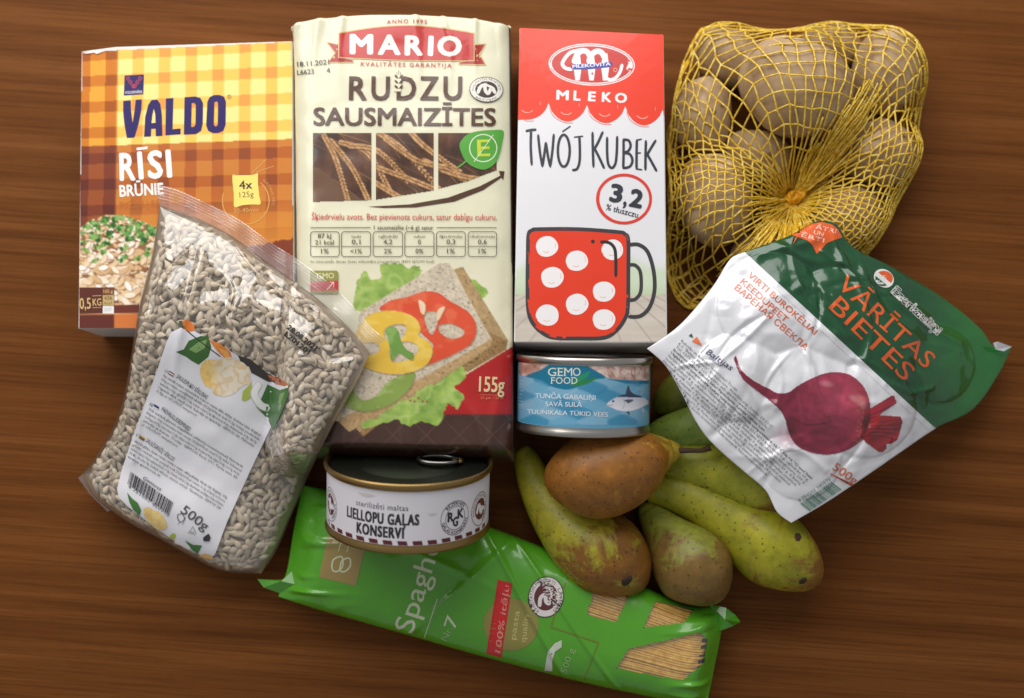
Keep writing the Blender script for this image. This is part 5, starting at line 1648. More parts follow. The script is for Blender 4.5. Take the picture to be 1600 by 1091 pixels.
    # ---------- label
    lp = print_mat('seed_label_paper', 0.42, [(30, 2, 0.002, 0.25, (1, 1, 1))], coat=0.15)
    pr = Printer(th, sfc, lp, cut=5, base=0.0005, step=8e-6)
    pr.begin('paper_label')
    lab = [(268, 519), (283, 512), (300, 516), (330, 531), (372, 556), (415, 580), (444, 596), (450, 604), (446, 618), (425, 664), (390, 738), (355, 815), (336, 866), (329, 873), (318, 870), (290, 856), (262, 838), (230, 815), (200, 792), (186, 778), (183, 764), (190, 735), (205, 690), (225, 635), (247, 575), (260, 535)]
    pr.poly(lab, (230, 229, 234), cut=5)
    pr.off += 0.00012
    pr.begin('label_decor')
    g1, g2, wal, orn = (74, 120, 52), (150, 186, 120), (236, 196, 104), (222, 120, 48)
    C6 = lambda pts: [(x / 2.598 + 110, y / 2.598 + 500) for x, y in pts]
    pr.poly(C6([(428, 130), (460, 120), (480, 85), (530, 65), (560, 68), (572, 110), (560, 150), (520, 182), (490, 165), (470, 150)]), (62, 106, 48))
    pr.poly(C6([(480, 120), (520, 90), (555, 80), (545, 115), (510, 135)]), (128, 166, 100))
    pr.poly(C6([(452, 4), (480, 0), (505, 25), (500, 45), (480, 48), (462, 35)]), orn); pr.poly(C6([(440, 5), (452, 3), (470, 40), (445, 30)]), (70, 84, 60))
    pr.stroke(C6([(470, 42), (530, 90), (610, 150)]), 1.6, (60, 46, 40))
    pr.poly(C6([(560, 78), (610, 98), (650, 130), (655, 160), (620, 150), (590, 120)]), (226, 134, 60)); pr.poly(C6([(600, 112), (640, 130), (652, 158), (622, 148)]), (236, 170, 90))
    pr.poly(C6([(680, 145), (730, 160), (800, 215), (850, 240), (860, 262), (800, 250), (735, 215), (725, 190), (695, 180)]), (58, 52, 50))
    pr.poly(C6([(800, 222), (850, 235), (882, 262), (870, 270), (820, 258)]), (190, 110, 74))
    cvw = Canvas(309, 556, 394, 624, (230, 229, 234), ss=1.4, seed=3)
    wm = in_poly(cvw.X, cvw.Y, [tuple(p) for p in smooth_line(C6([(525, 210), (545, 165), (600, 160), (640, 150), (690, 165), (730, 200), (728, 230), (735, 255), (700, 270), (665, 300), (620, 312), (580, 300), (575, 280), (545, 265)]), True, 5)]) * 1.0
    qq = fbm(cvw.X / 6, cvw.Y / 6, 3, 3)[..., None]; rg = ridge(cvw.X / 9, cvw.Y / 9, 6)[..., None]
    left_ = smooth((350 - cvw.X) / 30)[..., None]
    cw_ = np.array((240, 228, 206.)) * (1 - left_) + np.array((242, 206, 120.)) * left_
    cw_ = cw_ * (1 - .45 * rg) + np.array((214, 160, 86.)) * .45 * rg
    cvw.a = cvw.a * (1 - wm[..., None]) + cw_ * wm[..., None]
    pr.raster(cvw, 1.2, lambda a, b: np.abs(cvw.sample(a, b) - np.array((230, 229, 234.))).sum(-1) > 10)
    pr.poly(C6([(700, 290), (735, 255), (740, 310), (710, 330), (695, 325)]), (176, 188, 84))
    pr.poly(C6([(800, 262), (850, 285), (880, 275), (884, 300), (860, 370), (822, 450), (800, 400), (755, 355), (770, 330)]), (66, 112, 54)); pr.poly(C6([(850, 300), (872, 290), (840, 380), (826, 420)]), (120, 160, 92))
    pr.stroke(C6([(765, 262), (745, 300), (770, 345), (805, 360)]), 11.5, (206, 202, 200)); pr.stroke(C6([(765, 262), (747, 300), (772, 343), (803, 357)]), 10, (242, 240, 240))
    pr.begin('label_decor')
    D2 = lambda pts: [(x / 4.96 + 180, y / 4.96 + 660) for x, y in pts]
    pr.poly(D2([(92, 545), (130, 590), (175, 625), (200, 680), (190, 725), (140, 680), (110, 620)]), (70, 124, 56))
    cvb = Canvas(221, 790, 262, 832, (230, 229, 234), ss=1.4)
    m2 = in_poly(cvb.X, cvb.Y, [tuple(p) for p in smooth_line(D2([(218, 680), (250, 655), (300, 680), (350, 700), (395, 770), (398, 820), (340, 840), (270, 790), (225, 730)]), True, 5)]) * 1.0
    rg = ridge(cvb.X / 8, cvb.Y / 8, 2)[..., None]
    cb = np.array((240, 212, 140.)) * (1 - .5 * rg) + np.array((222, 170, 90.)) * .5 * rg
    cvb.a = cvb.a * (1 - m2[..., None]) + cb * m2[..., None]
    pr.raster(cvb, 1.2, lambda a, b: np.abs(cvb.sample(a, b) - np.array((230, 229, 234.))).sum(-1) > 10)
    pr.poly(D2([(420, 885), (445, 858), (470, 870), (460, 905), (435, 905)]), (176, 186, 70)); pr.stroke(D2([(470, 925), (520, 945), (575, 975)]), 6, (244, 242, 242))
    pr.poly(D2([(540, 915), (600, 950), (672, 955), (640, 1020), (595, 990)]), (66, 120, 54)); pr.poly(D2([(645, 1040), (690, 1018), (740, 1030), (760, 1055), (745, 1064), (700, 1055)]), (232, 186, 110))
    pr.begin('label_text')
    dk = (92, 90, 94); dd = (56, 54, 60)
    d = np.array((0.851, 0.525)); st = np.array((-0.40, 0.917))
    def block(x, y, lines, lens, step=6.6):
        for k, (s_, l) in enumerate(zip(lines, lens)):
            p = np.array((x, y)) + st * step * k
            pr.text(s_, tuple(p), tuple(p + d * l), 3.9, dk if k else dd, 0.0, 1, cut=6)
    def flag(x, y, cols):
        for k, cc in enumerate(cols):
            p = np.array((x, y)) + st * 1.7 * k
            pr.poly([tuple(p), tuple(p + d * 9), tuple(p + d * 9 + st * 1.7), tuple(p + st * 1.7)], cc)
    pr.text('LV', (257, 581), (262, 584), 4.5, dk, 0, 1); flag(264.5, 579.5, [(140, 50, 56), (236, 234, 236), (140, 50, 56)])
    pr.text('SAULESPUĶU SĒKLIŅAS', (275, 590), (322, 624), 6.4, dd, 0.0, 2)
    block(254, 588, ['Var saturēt riekstu, zemesriekstu, sojas un sezama sēklu daļiņas. Izcelsmes valsts: Bulgārija.', '100g produkta enerģētiskā vērtība 2522kJ/609kcal; tauki 51,5g, tostarp piesātinātās', 'taukskābes 4,5g; ogļhidrāti 11,4g, tostarp cukuri 2,6g; šķiedrvielas 8,6g; olbaltumvielas 20,8g; sāls 0g.',
                     'Uzglabāt vēsā, sausā vietā. Ražotājs un izplatītājs: GEMOSS SIA, Mūkusalas', '73, Rīga, tel. +371 67796777, www.gemoss.lv'], [180, 180, 178, 176, 74])
    pr.text('EE', (233, 633), (238, 636), 4.5, dk, 0, 1); flag(241, 631.5, [(60, 80, 150), (40, 40, 44), (236, 234, 236)])
    pr.text('PÄEVALILLESEEMNED', (251, 641), (295, 674), 6.4, dd, 0.0, 2)
    block(231, 640, ['Võib sisaldada gluteeni, maapähkleid, pähkleid ja seesamiseemneid. Päritoluriik:', 'Bulgaaria. 100g toitumisalane teave: energia 2522kJ/609kcal; rasvad 51,5g, millest küllastunud', 'rasvhapped 4,5g; süsivesikud 11,4g, millest suhkrud 2,6g; kiudained 8,6g; valgud 20,8g; sool 0g. Hoida',
                     'jahedas ja kuivas. Tootja: GEMOSS Eesti OÜ, Tartu mnt. 83', 'tel. +372 6796777, www.gemoss.ee'], [174, 174, 173, 172, 66])
    pr.text('LT', (212, 681), (217, 684), 4.5, dk, 0, 1); flag(219, 680, [(206, 170, 60), (60, 110, 60), (160, 50, 50)])
    pr.text('SAULĖGRĄŽŲ SĖKLOS', (227, 690), (270, 721), 6.4, dd, 0.0, 2)
    block(209, 690, ['Gali būti glitimo, žemės riešutų, riešutų ir sezamo sėklų pėdsakų. Kilmės šalis: Bulgarija. 100g', 'produkto maistinė vertė: energinė vertė 2522kJ/609kcal; riebalai 51,5g, iš kurių sočiosios', 'riebalų rūgštys 4,5g; angliavandeniai 11,4g, iš kurių cukrūs 2,6g; skaidulinės medžiagos 8,6g; baltymai',
                     '20,8g; druska 0g. Laikyti vėsioje, sausoje vietoje. Gamintojas: GEMOSS SIA', 'www.gemoss.lt'], [170, 170, 169, 168, 60])
    pr.text('Gemoss', (222, 748), (250, 767), 5.5, dd, 0.0, 2, shear=.2)
    pr.text('500g', (281, 800), (320, 830), 14.5, (84, 82, 88), 0.004)
    pr.begin('label_symbols')
    A, Bq, C, D = (np.array(p) for p in ((204, 737), (272, 786), (265, 805), (199, 756)))
    rr = random.Random(14); x = 0
    while x < .985:
        w_ = rr.choice((.009, .009, .018, .027)); e = min(.99, x + w_)
        pr.poly([tuple(A + (Bq - A) * x), tuple(A + (Bq - A) * e), tuple(D + (C - D) * e), tuple(D + (C - D) * x)], (56, 54, 58), same=True)
        x = e + rr.choice((.008, .012, .02))
    pr.text('4 751007 450005', (199, 761), (263, 808), 5, dk, 0, 1)
    pr.stroke([(277, 806), (284, 803), (288, 811), (281, 816)], 1.2, dk, closed=True); pr.stroke([(281, 815), (278, 820)], 1.2, dk); pr.stroke([(290, 808), (285, 820)], 1.2, dk)
    pr.stroke([(301, 823), (306, 833), (296, 831)], 1.3, dk, closed=True, curve=False); pr.stroke([(293, 832), (305, 836)], 1.1, dk)
    pr.poly([(320, 838), (326, 834), (329, 840), (327, 846), (318, 846), (317, 841)], dd)
    pr.flush()
    ps = Printer(th, sfc, print_mat('stamp_ink', 0.5), cut=4, base=0.0007, step=8e-6)
    ps.begin('date_stamp')
    ps.text('28.08.2021', (447, 513), (492, 549), 8.6, (22, 20, 22), 0.05, 2); ps.text('L201201', (443, 524), (481, 555), 8.6, (22, 20, 22), 0.05, 2)
    ps.flush()
    # ---------- seeds
    m, nt, b = new_mat('sunflower_kernel')
    oi = N(nt, 'ShaderNodeObjectInfo')
    rp = ramp(nt, oi.outputs['Random'], [(0, L4((170, 150, 124))), (.3, L4((204, 186, 160))), (.7, L4((222, 206, 182))), (1, L4((238, 226, 206)))])
    tc = N(nt, 'ShaderNodeTexCoord'); nz = N(nt, 'ShaderNodeTexNoise'); nz.inputs['Scale'].default_value = 350; nz.inputs['Detail'].default_value = 3
    nt.links.new(tc.outputs['Object'], nz.inputs['Vector'])
    r2 = ramp(nt, nz.outputs['Fac'], [(.3, (.74, .72, .68, 1)), (.6, (1, 1, 1, 1))])
    mx = N(nt, 'ShaderNodeMix', data_type='RGBA', blend_type='MULTIPLY'); mx.inputs['Factor'].default_value = 1
    nt.links.new(rp.outputs['Color'], mx.inputs['A']); nt.links.new(r2.outputs['Color'], mx.inputs['B'])
    nt.links.new(mx.outputs['Result'], b.inputs['Base Color']); b.inputs['Roughness'].default_value = .5
    ms = print_mat('sunflower_kernel_mass', .5)
    def seed_mesh(k):
        rr = random.Random(k); L_ = 0.0096 * rr.uniform(.72, 1.15); W_ = 0.0040 * rr.uniform(.78, 1.2); H_ = 0.0032 * rr.uniform(.85, 1.1)
        V = []; F = []; ns, nr = 8, 8
        V.append((-L_ / 2, 0, 0))
        for i in range(1, ns):
            u = i / ns
            w = (math.sin(math.pi * u ** 0.70)) ** 1.0
            for q in range(nr):
                a = 2 * math.pi * q / nr
                V.append((L_ * (u - .5), W_ / 2 * w * math.cos(a), H_ / 2 * w * math.sin(a)))
        V.append((L_ / 2, 0, 0)); e = len(V) - 1
        for q in range(nr):
            F.append((0, 1 + (q + 1) % nr, 1 + q)); F.append((e, e - nr + q, e - nr + (q + 1) % nr))
            for i in range(ns - 2):
                a = 1 + i * nr
                F.append((a + q, a + (q + 1) % nr, a + nr + (q + 1) % nr, a + nr + q))
        return np.array(V), F
    variants = [seed_mesh(k) for k in range(12)]
    vmesh = []
    for V, F in variants:
        me = make_mesh('sunflower_seed', V, F); me.materials.append(m); vmesh.append(me)
    G = T.reshape(nv + 1, nu + 1, 3); GN = grid_normals(T, nu, nv).reshape(nv + 1, nu + 1, 3)
    rr = random.Random(77)
    S = spaced(nu, .3); Tt = spaced(nv, .3)
    def scatter(dmin, tries, depth, tilt):
        pts = []; cell = {}
        for _ in range(tries):
            s, t = rr.uniform(.02, .98), rr.uniform(.015, .985)
            i = min(nu - 1, int(np.searchsorted(S, s)) - 1); j = min(nv - 1, int(np.searchsorted(Tt, t)) - 1)
            i, j = max(i, 0), max(j, 0)
            fs = (s - S[i]) / (S[i + 1] - S[i]); ft = (t - Tt[j]) / (Tt[j + 1] - Tt[j])
            p = (G[j, i] * (1 - fs) + G[j, i + 1] * fs) * (1 - ft) + (G[j + 1, i] * (1 - fs) + G[j + 1, i + 1] * fs) * ft
            thick = float(up(np.array(s), np.array(t), np.array(300.), np.array(500.)) )
            if thick < 0.0042: continue
            key = (int(p[0] / dmin), int(p[1] / dmin))
            ok = True
            for a in (-1, 0, 1):
                for b_ in (-1, 0, 1):
                    for q in cell.get((key[0] + a, key[1] + b_), []):
                        if (q[0] - p[0]) ** 2 + (q[1] - p[1]) ** 2 + (q[2] - p[2]) ** 2 < dmin * dmin: ok = False
            if not ok: continue
            cell.setdefault(key, []).append(p)
            n = Vector(GN[j, i]).normalized()
            yaw = rr.uniform(0, math.pi * 2)
            x = Vector((math.cos(yaw), math.sin(yaw), 0)); x = (x - n * x.dot(n)).normalized()
            x = (x + n * rr.uniform(-tilt, tilt)).normalized(); y = n.cross(x).normalized(); z = x.cross(y)
            roll = Matrix.Rotation(rr.uniform(-.6, .6), 3, x)
            M = roll @ Matrix((x, y, z)).transposed()
            pts.append((Vector(p) - n * depth, M))
        return pts
    lay1 = scatter(0.0040, 22000, 0.0026, .25)
    lay2 = scatter(0.0046, 9000, 0.0046, .4)
    polyl = [(x, y) for x, y in lab]
    seen, hidden = [], []
    for p, M in lay1:
        x, y = to_px(p)
        (hidden if in_poly(np.array([x]), np.array([y]), polyl)[0] else seen).append((p, M))
    rr.shuffle(seen)
    single, rest = seen[:300], seen[300:] + hidden + lay2
    for k, (p, M) in enumerate(single):
        o = bpy.data.objects.new('sunflower_seed', vmesh[k % 12])
        o.matrix_world = Matrix.Translation(p) @ M.to_4x4()
        COL.objects.link(o)
        tag(o, 'greyish beige hulled sunflower seed behind the clear film of the bag', 'seed', 'sunflower seeds in the clear bag')
    Vs, Fs, Cs = [], [], []
    for k, (p, M) in enumerate(rest):
        V, F = variants[k % 12]
        off = len(Vs)
        A3 = np.array(M); Vs += [tuple(v) for v in (V @ A3.T + np.array(p))]
        Fs += [tuple(i + off for i in f) for f in F]
        cc = lin1(np.array((206, 189, 164)) * rr.uniform(.86, 1.14)); Cs += [tuple(cc)] * len(V)
    # dense core below the top layers
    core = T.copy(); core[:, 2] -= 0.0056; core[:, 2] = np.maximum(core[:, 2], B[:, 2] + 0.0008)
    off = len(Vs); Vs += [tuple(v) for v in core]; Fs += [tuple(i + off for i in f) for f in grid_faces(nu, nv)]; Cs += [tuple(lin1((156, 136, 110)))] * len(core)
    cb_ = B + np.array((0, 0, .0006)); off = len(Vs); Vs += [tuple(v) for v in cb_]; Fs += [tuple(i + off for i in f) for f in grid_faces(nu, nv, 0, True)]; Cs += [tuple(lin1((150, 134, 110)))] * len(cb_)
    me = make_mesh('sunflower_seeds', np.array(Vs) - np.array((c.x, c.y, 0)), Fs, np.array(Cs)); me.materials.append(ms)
    o = bpy.data.objects.new('sunflower_seeds', me); o.location = (c.x, c.y, 0); COL.objects.link(o)
    tag(o, 'mass of packed beige sunflower seeds filling the clear bag', 'seeds', kind='stuff')
build_seed_bag()

# ================================================================== pears
def pear_mat(name, green, russet, amount, neck_green=True, seed=0.0):
    m, nt, b = new_mat(name)
    tc = N(nt, 'ShaderNodeTexCoord')
    mp = N(nt, 'ShaderNodeMapping'); mp.inputs['Location'].default_value = (seed, seed * 1.7, 0)
    nt.links.new(tc.outputs['Object'], mp.inputs['Vector'])
    def noise(scale, det, rough=.55, dist=0):
        n = N(nt, 'ShaderNodeTexNoise'); n.inputs['Scale'].default_value = scale; n.inputs['Detail'].default_value = det
        n.inputs['Roughness'].default_value = rough; n.inputs['Distortion'].default_value = dist
        nt.links.new(mp.outputs['Vector'], n.inputs['Vector']); return n.outputs['Fac']
    at_ = N(nt, 'ShaderNodeVertexColor', layer_name='Col')       # red channel: distance along the fruit, stem to calyx
    sep = N(nt, 'ShaderNodeSeparateColor'); nt.links.new(at_.outputs['Color'], sep.inputs['Color'])
    g = np.array(rgb(green), float)
    base = ramp(nt, noise(85, 7, .7), [(.3, L4(g * np.array((.80, .84, .8)))), (.52, L4(g)), (.72, L4(np.minimum(255, g * np.array((1.16, 1.12, 1.1)))))])
    add = N(nt, 'ShaderNodeMath', operation='MULTIPLY_ADD')
    nt.links.new(sep.outputs['Red'], add.inputs[0]); add.inputs[1].default_value = 0.42 if neck_green else -0.1
    nt.links.new(noise(30, 8, .74, .5), add.inputs[2])
    lo = 0.86 - amount * 0.5 if neck_green else 0.5 - amount * .5
    fac = ramp(nt, add.outputs[0], [(lo, (0, 0, 0, 1)), (lo + .10, (1, 1, 1, 1))])
    rr = np.array(rgb(russet), float)
    rus = ramp(nt, noise(120, 5, .7), [(.3, L4(rr * .8)), (.6, L4(rr)), (.8, L4(np.minimum(255, rr * 1.2)))])
    mx = N(nt, 'ShaderNodeMix', data_type='RGBA')
    nt.links.new(fac.outputs['Color'], mx.inputs['Factor']); nt.links.new(base.outputs['Color'], mx.inputs['A']); nt.links.new(rus.outputs['Color'], mx.inputs['B'])
    vo = N(nt, 'ShaderNodeTexVoronoi'); vo.inputs['Scale'].default_value = 240; vo.inputs['Randomness'].default_value = 1.0
    nt.links.new(mp.outputs['Vector'], vo.inputs['Vector'])
    sp = ramp(nt, vo.outputs['Distance'], [(.12, (.30, .22, .14, 1)), (.21, (1, 1, 1, 1))])
    m2 = N(nt, 'ShaderNodeMix', data_type='RGBA', blend_type='MULTIPLY'); m2.inputs['Factor'].default_value = .75
    nt.links.new(mx.outputs['Result'], m2.inputs['A']); nt.links.new(sp.outputs['Color'], m2.inputs['B'])
    v2 = N(nt, 'ShaderNodeTexVoronoi'); v2.inputs['Scale'].default_value = 95; nt.links.new(mp.outputs['Vector'], v2.inputs['Vector'])
    n2 = noise(60, 3)
    ad2 = N(nt, 'ShaderNodeMath', operation='ADD'); nt.links.new(v2.outputs['Distance'], ad2.inputs[0]); nt.links.new(n2, ad2.inputs[1])
    bl = ramp(nt, ad2.outputs[0], [(.40, (.3, .22, .16, 1)), (.47, (1, 1, 1, 1))])
    m3 = N(nt, 'ShaderNodeMix', data_type='RGBA', blend_type='MULTIPLY'); m3.inputs['Factor'].default_value = .8
    nt.links.new(m2.outputs['Result'], m3.inputs['A']); nt.links.new(bl.outputs['Color'], m3.inputs['B'])
    nt.links.new(m3.outputs['Result'], b.inputs['Base Color'])
    b.inputs['Roughness'].default_value = .44
    b.inputs['Specular IOR Level'].default_value = .4
    nt.links.new(add_bump(nt, b, [(150, 4, 0.0006, .3, (1, 1, 1)), (22, 2, 0.004, .25, (1, 1, 1))]), b.inputs['Normal'])
    return m
DARK = plain_mat('dry_brown_stem', (74, 52, 34), .8)
BLACK = plain_mat('dry_calyx', (60, 46, 30), .9)
def build_pear(label, ctrl, lift, mat, stem=None, calyx=True, seed=1, marks=()):
    """ctrl: (px, py, radius in px) from stem end to base"""
    k = 0.00041
    P = np.array([(x, y, r) for x, y, r in ctrl], float)
    Q = np.array(smooth_line([tuple(p) for p in P], False, 7))
    pts = []; rad = []
    for x, y, r in Q:
        rr = max(r, 0.6) * k
        rmax = P[:, 2].max() * k
        z = lift + rmax * .86 + (rr * .14 if rr < rmax else rmax * .14)
        z = lift + 0.45 * rmax + 0.55 * max(rr, 0.3 * rmax)
        pts.append(np.array(at(x, y, z))); rad.append(rr)
    n = len(pts); seg = 36
    rng = random.Random(seed)
    ph = [rng.uniform(0, 6.28) for _ in range(4)]
    V, F, C = [], [], []
    cum = np.r_[0, np.cumsum([np.linalg.norm(pts[i + 1] - pts[i]) for i in range(n - 1)])]; cum /= cum[-1]
    for i in range(n):
        d = pts[min(i + 1, n - 1)] - pts[max(i - 1, 0)]; d /= np.linalg.norm(d)
        a = np.cross(d, (0, 0, 1.)); a /= np.linalg.norm(a); b = np.cross(a, d)
        for q in range(seg):
            t = 2 * math.pi * q / seg
            w = 1 + .025 * math.sin(2 * t + ph[0] + 2 * cum[i]) + .018 * math.sin(3 * t + ph[1] + 5 * cum[i])
            V.append(tuple(pts[i] + (a * math.cos(t) + b * math.sin(t)) * rad[i] * w)); C.append((cum[i], 0, 0))
    for i in range(n - 1):
        for q in range(seg):
            F.append((i * seg + q, i * seg + (q + 1) % seg, (i + 1) * seg + (q + 1) % seg, (i + 1) * seg + q))
    F.append(tuple(range(seg))); F.append(tuple((n - 1) * seg + q for q in range(seg))[::-1])
    V = np.array(V); V[:, 2] = np.maximum(V[:, 2], 0.0004)
    c = V.mean(0)
    th = Thing('pear', label, 'pear', (c[0], c[1], float(V[:, 2].min())), 'pears beside the cans')
    th.part('flesh', V, F, mat, np.array(C))
    if stem:
        path = [np.array(at(x, y, z)) for x, y, z in stem]
        path = smooth_line(path, False, 5)
        SV, SF = tube(path, lambda u: 0.0018 * (1.15 - .35 * math.sin(math.pi * u) + .5 * max(0, u - .75)), 8)
        th.part('stem', np.array(SV), SF, DARK)
    sfp = Surface(V, F)
    for mx_, my_, r_, nm in marks:                # blossom end or bruise set into the skin
        p, nn, d_ = sfp.hit(mx_, my_)
        nn = nn if nn.dot(d_) < 0 else -nn
        ea = nn.orthogonal().normalized(); eb = nn.cross(ea)
        rg = random.Random(int(mx_)); MV = [tuple(p + nn * .0006)]; MF = []
        for j, (f_, h_) in enumerate(((.45, .0009 if nm == 'calyx' else .0005), (.8, .0007 if nm == 'calyx' else .0003), (1.0, -.0012))):
            for q in range(16):
                t = 2 * math.pi * q / 16; w = f_ * r_ * (1 + rg.uniform(-.16, .16))
                MV.append(tuple(p + ea * w * math.cos(t) + eb * w * .8 * math.sin(t) + nn * h_))
        for q in range(16): MF.append((0, 1 + q, 1 + (q + 1) % 16))
        for j in range(2):
            for q in range(16): MF.append((1 + j * 16 + q, 1 + (j + 1) * 16 + q, 1 + (j + 1) * 16 + (q + 1) % 16, 1 + j * 16 + (q + 1) % 16))
        th.part(nm, np.array(MV), MF, BLACK if nm == 'calyx' else DARK)
    if calyx:
        d = pts[-1] - pts[-3]; d /= np.linalg.norm(d); o = pts[-1] - d * 0.0012
        a = np.cross(d, (0, 0, 1.)); a /= np.linalg.norm(a); b = np.cross(a, d)
        CV = [tuple(o + d * 0.0016)]; CF = []
        for j, (r, h) in enumerate(((.0022, .0022), (.0046, .0030), (.0052, .0012), (.0044, -.001))):
            for q in range(15):
                t = 2 * math.pi * q / 15; w = 1 + (.3 if (q % 3 == 0 and j in (1, 2)) else 0)
                CV.append(tuple(o + (a * math.cos(t) + b * math.sin(t)) * r * w + d * h))
        for q in range(15): CF.append((0, 1 + q, 1 + (q + 1) % 15))
        for j in range(3):
            for q in range(15): CF.append((1 + j * 15 + q, 1 + (j + 1) * 15 + q, 1 + (j + 1) * 15 + (q + 1) % 15, 1 + j * 15 + (q + 1) % 15))
        th.part('calyx', np.array(CV), CF, BLACK)
def build_pears():
    G, Y_, RU, RD = (158, 154, 34), (168, 160, 44), (140, 92, 32), (150, 96, 34)
    build_pear('greenish pear with russet patches and a bent neck beside the green spaghetti packet', [(815, 699, 3), (817, 703, 12), (824, 722, 21), (838, 757, 28), (866, 801, 39), (908, 842, 57), (946, 867, 65), (972, 888, 54), (986, 902, 36), (993, 910, 12), (992, 909, 4)], 0.0, pear_mat('pear_skin_patchy', Y_, RU, .26, seed=.3), None, False, 1, [(979, 908, .0044, 'calyx')])
    build_pear('small olive pear with a brown russet base between two long green pears', [(1004, 786, 3), (1008, 792, 14), (1020, 808, 24), (1040, 834, 38), (1068, 867, 57), (1088, 889, 62), (1104, 908, 48), (1114, 920, 30), (1120, 927, 8)], 0.0, pear_mat('pear_skin_olive', (138, 142, 52), (128, 98, 46), .46, seed=1.1), None, False, 2)
    build_pear('long green pear with a dark blemish whose base lies below the beet pouch corner', [(1004, 765, 3), (1006, 764, 14), (1016, 762, 24), (1050, 767, 31), (1100, 787, 39), (1160, 825, 51), (1205, 856, 60), (1236, 878, 51), (1258, 896, 34), (1268, 904, 12), (1267, 903, 4)], 0.0, pear_mat('pear_skin_green', G, (150, 106, 40), .14, seed=2.2), None, False, 3, [(1254, 908, .0032, 'calyx'), (1247, 839, .0034, 'bruise')])
    build_pear('green pear lying under the lower edge of the beet pouch', [(1030, 722, 3), (1034, 722, 16), (1050, 722, 28), (1090, 728, 38), (1140, 742, 47), (1185, 757, 52), (1215, 768, 42), (1230, 774, 16)], 0.004, pear_mat('pear_skin_green_pouch', (156, 156, 40), (140, 104, 40), .2, seed=3.4), None, False, 4)
    build_pear('pale green pear beside the tuna can, mostly hidden by the beet pouch', [(1010, 690, 3), (1014, 688, 14), (1030, 682, 26), (1065, 674, 36), (1110, 664, 42), (1145, 655, 34), (1160, 650, 10)], 0.002, pear_mat('pear_skin_pale', (134, 158, 62), (140, 110, 50), .12, seed=4.7), None, False, 5)
    build_pear('dark green pear tucked behind the tuna can under the beet pouch', [(1025, 640, 3), (1030, 636, 16), (1050, 622, 30), (1085, 600, 36), (1115, 585, 28), (1128, 578, 8)], 0.0, pear_mat('pear_skin_dark', (118, 122, 40), (110, 84, 36), .3, seed=5.9), None, False, 6)
    build_pear('brown russet pear with dark specks and a stem, leaning on the other pears', [(1064, 704, 4), (1060, 704, 11), (1046, 706, 20), (1024, 711, 34), (996, 720, 56), (960, 733, 67), (928, 741, 68), (898, 745, 57), (878, 747, 37), (868, 748, 10)], 0.024, pear_mat('pear_skin_russet', (176, 150, 50), RD, .66, seed=7.3),
               [(1060, 704, .044), (1078, 704, .0455), (1096, 704, .0465), (1110, 699, .0475)], False, 7)
build_pears()

# ================================================================== potatoes in the yellow net
POT = [  # px, py, rx, ry (px), turn, lift (m), label
    (1140, 90, 68, 48, 18, 0.0, 'beige potato at the corner of the net beside the top of the milk carton'),
    (1242, 138, 92, 82, 15, 0.010, 'largest beige potato, on top in the middle of the net'),
    (1098, 180, 50, 60, 0, 0.004, 'beige potato in the net against the red part of the milk carton'),
    (1116, 312, 61, 72, -12, 0.004, 'beige potato in the net beside the fat percentage circle of the milk carton'),
    (1184, 246, 56, 48, 10, 0.0, 'deep-set potato in the net next to the orange knot'),
    (1386, 112, 58, 74, 25, 0.0, 'tall beige potato in the far rounded end of the net'),
    (1374, 238, 60, 56, 0, 0.0, 'beige potato under the gathered yellow strands of the net'),
    (1322, 344, 62, 52, -25, 0.0, 'beige potato in the net touching the orange flash of the beet pouch'),
    (1300, 70, 52, 36, 0, 0.0, 'low beige potato squeezed between the two biggest potatoes of the net'),
    (1196, 408, 60, 46, 15, 0.0, 'potato in the net mostly hidden under the beet pouch')]
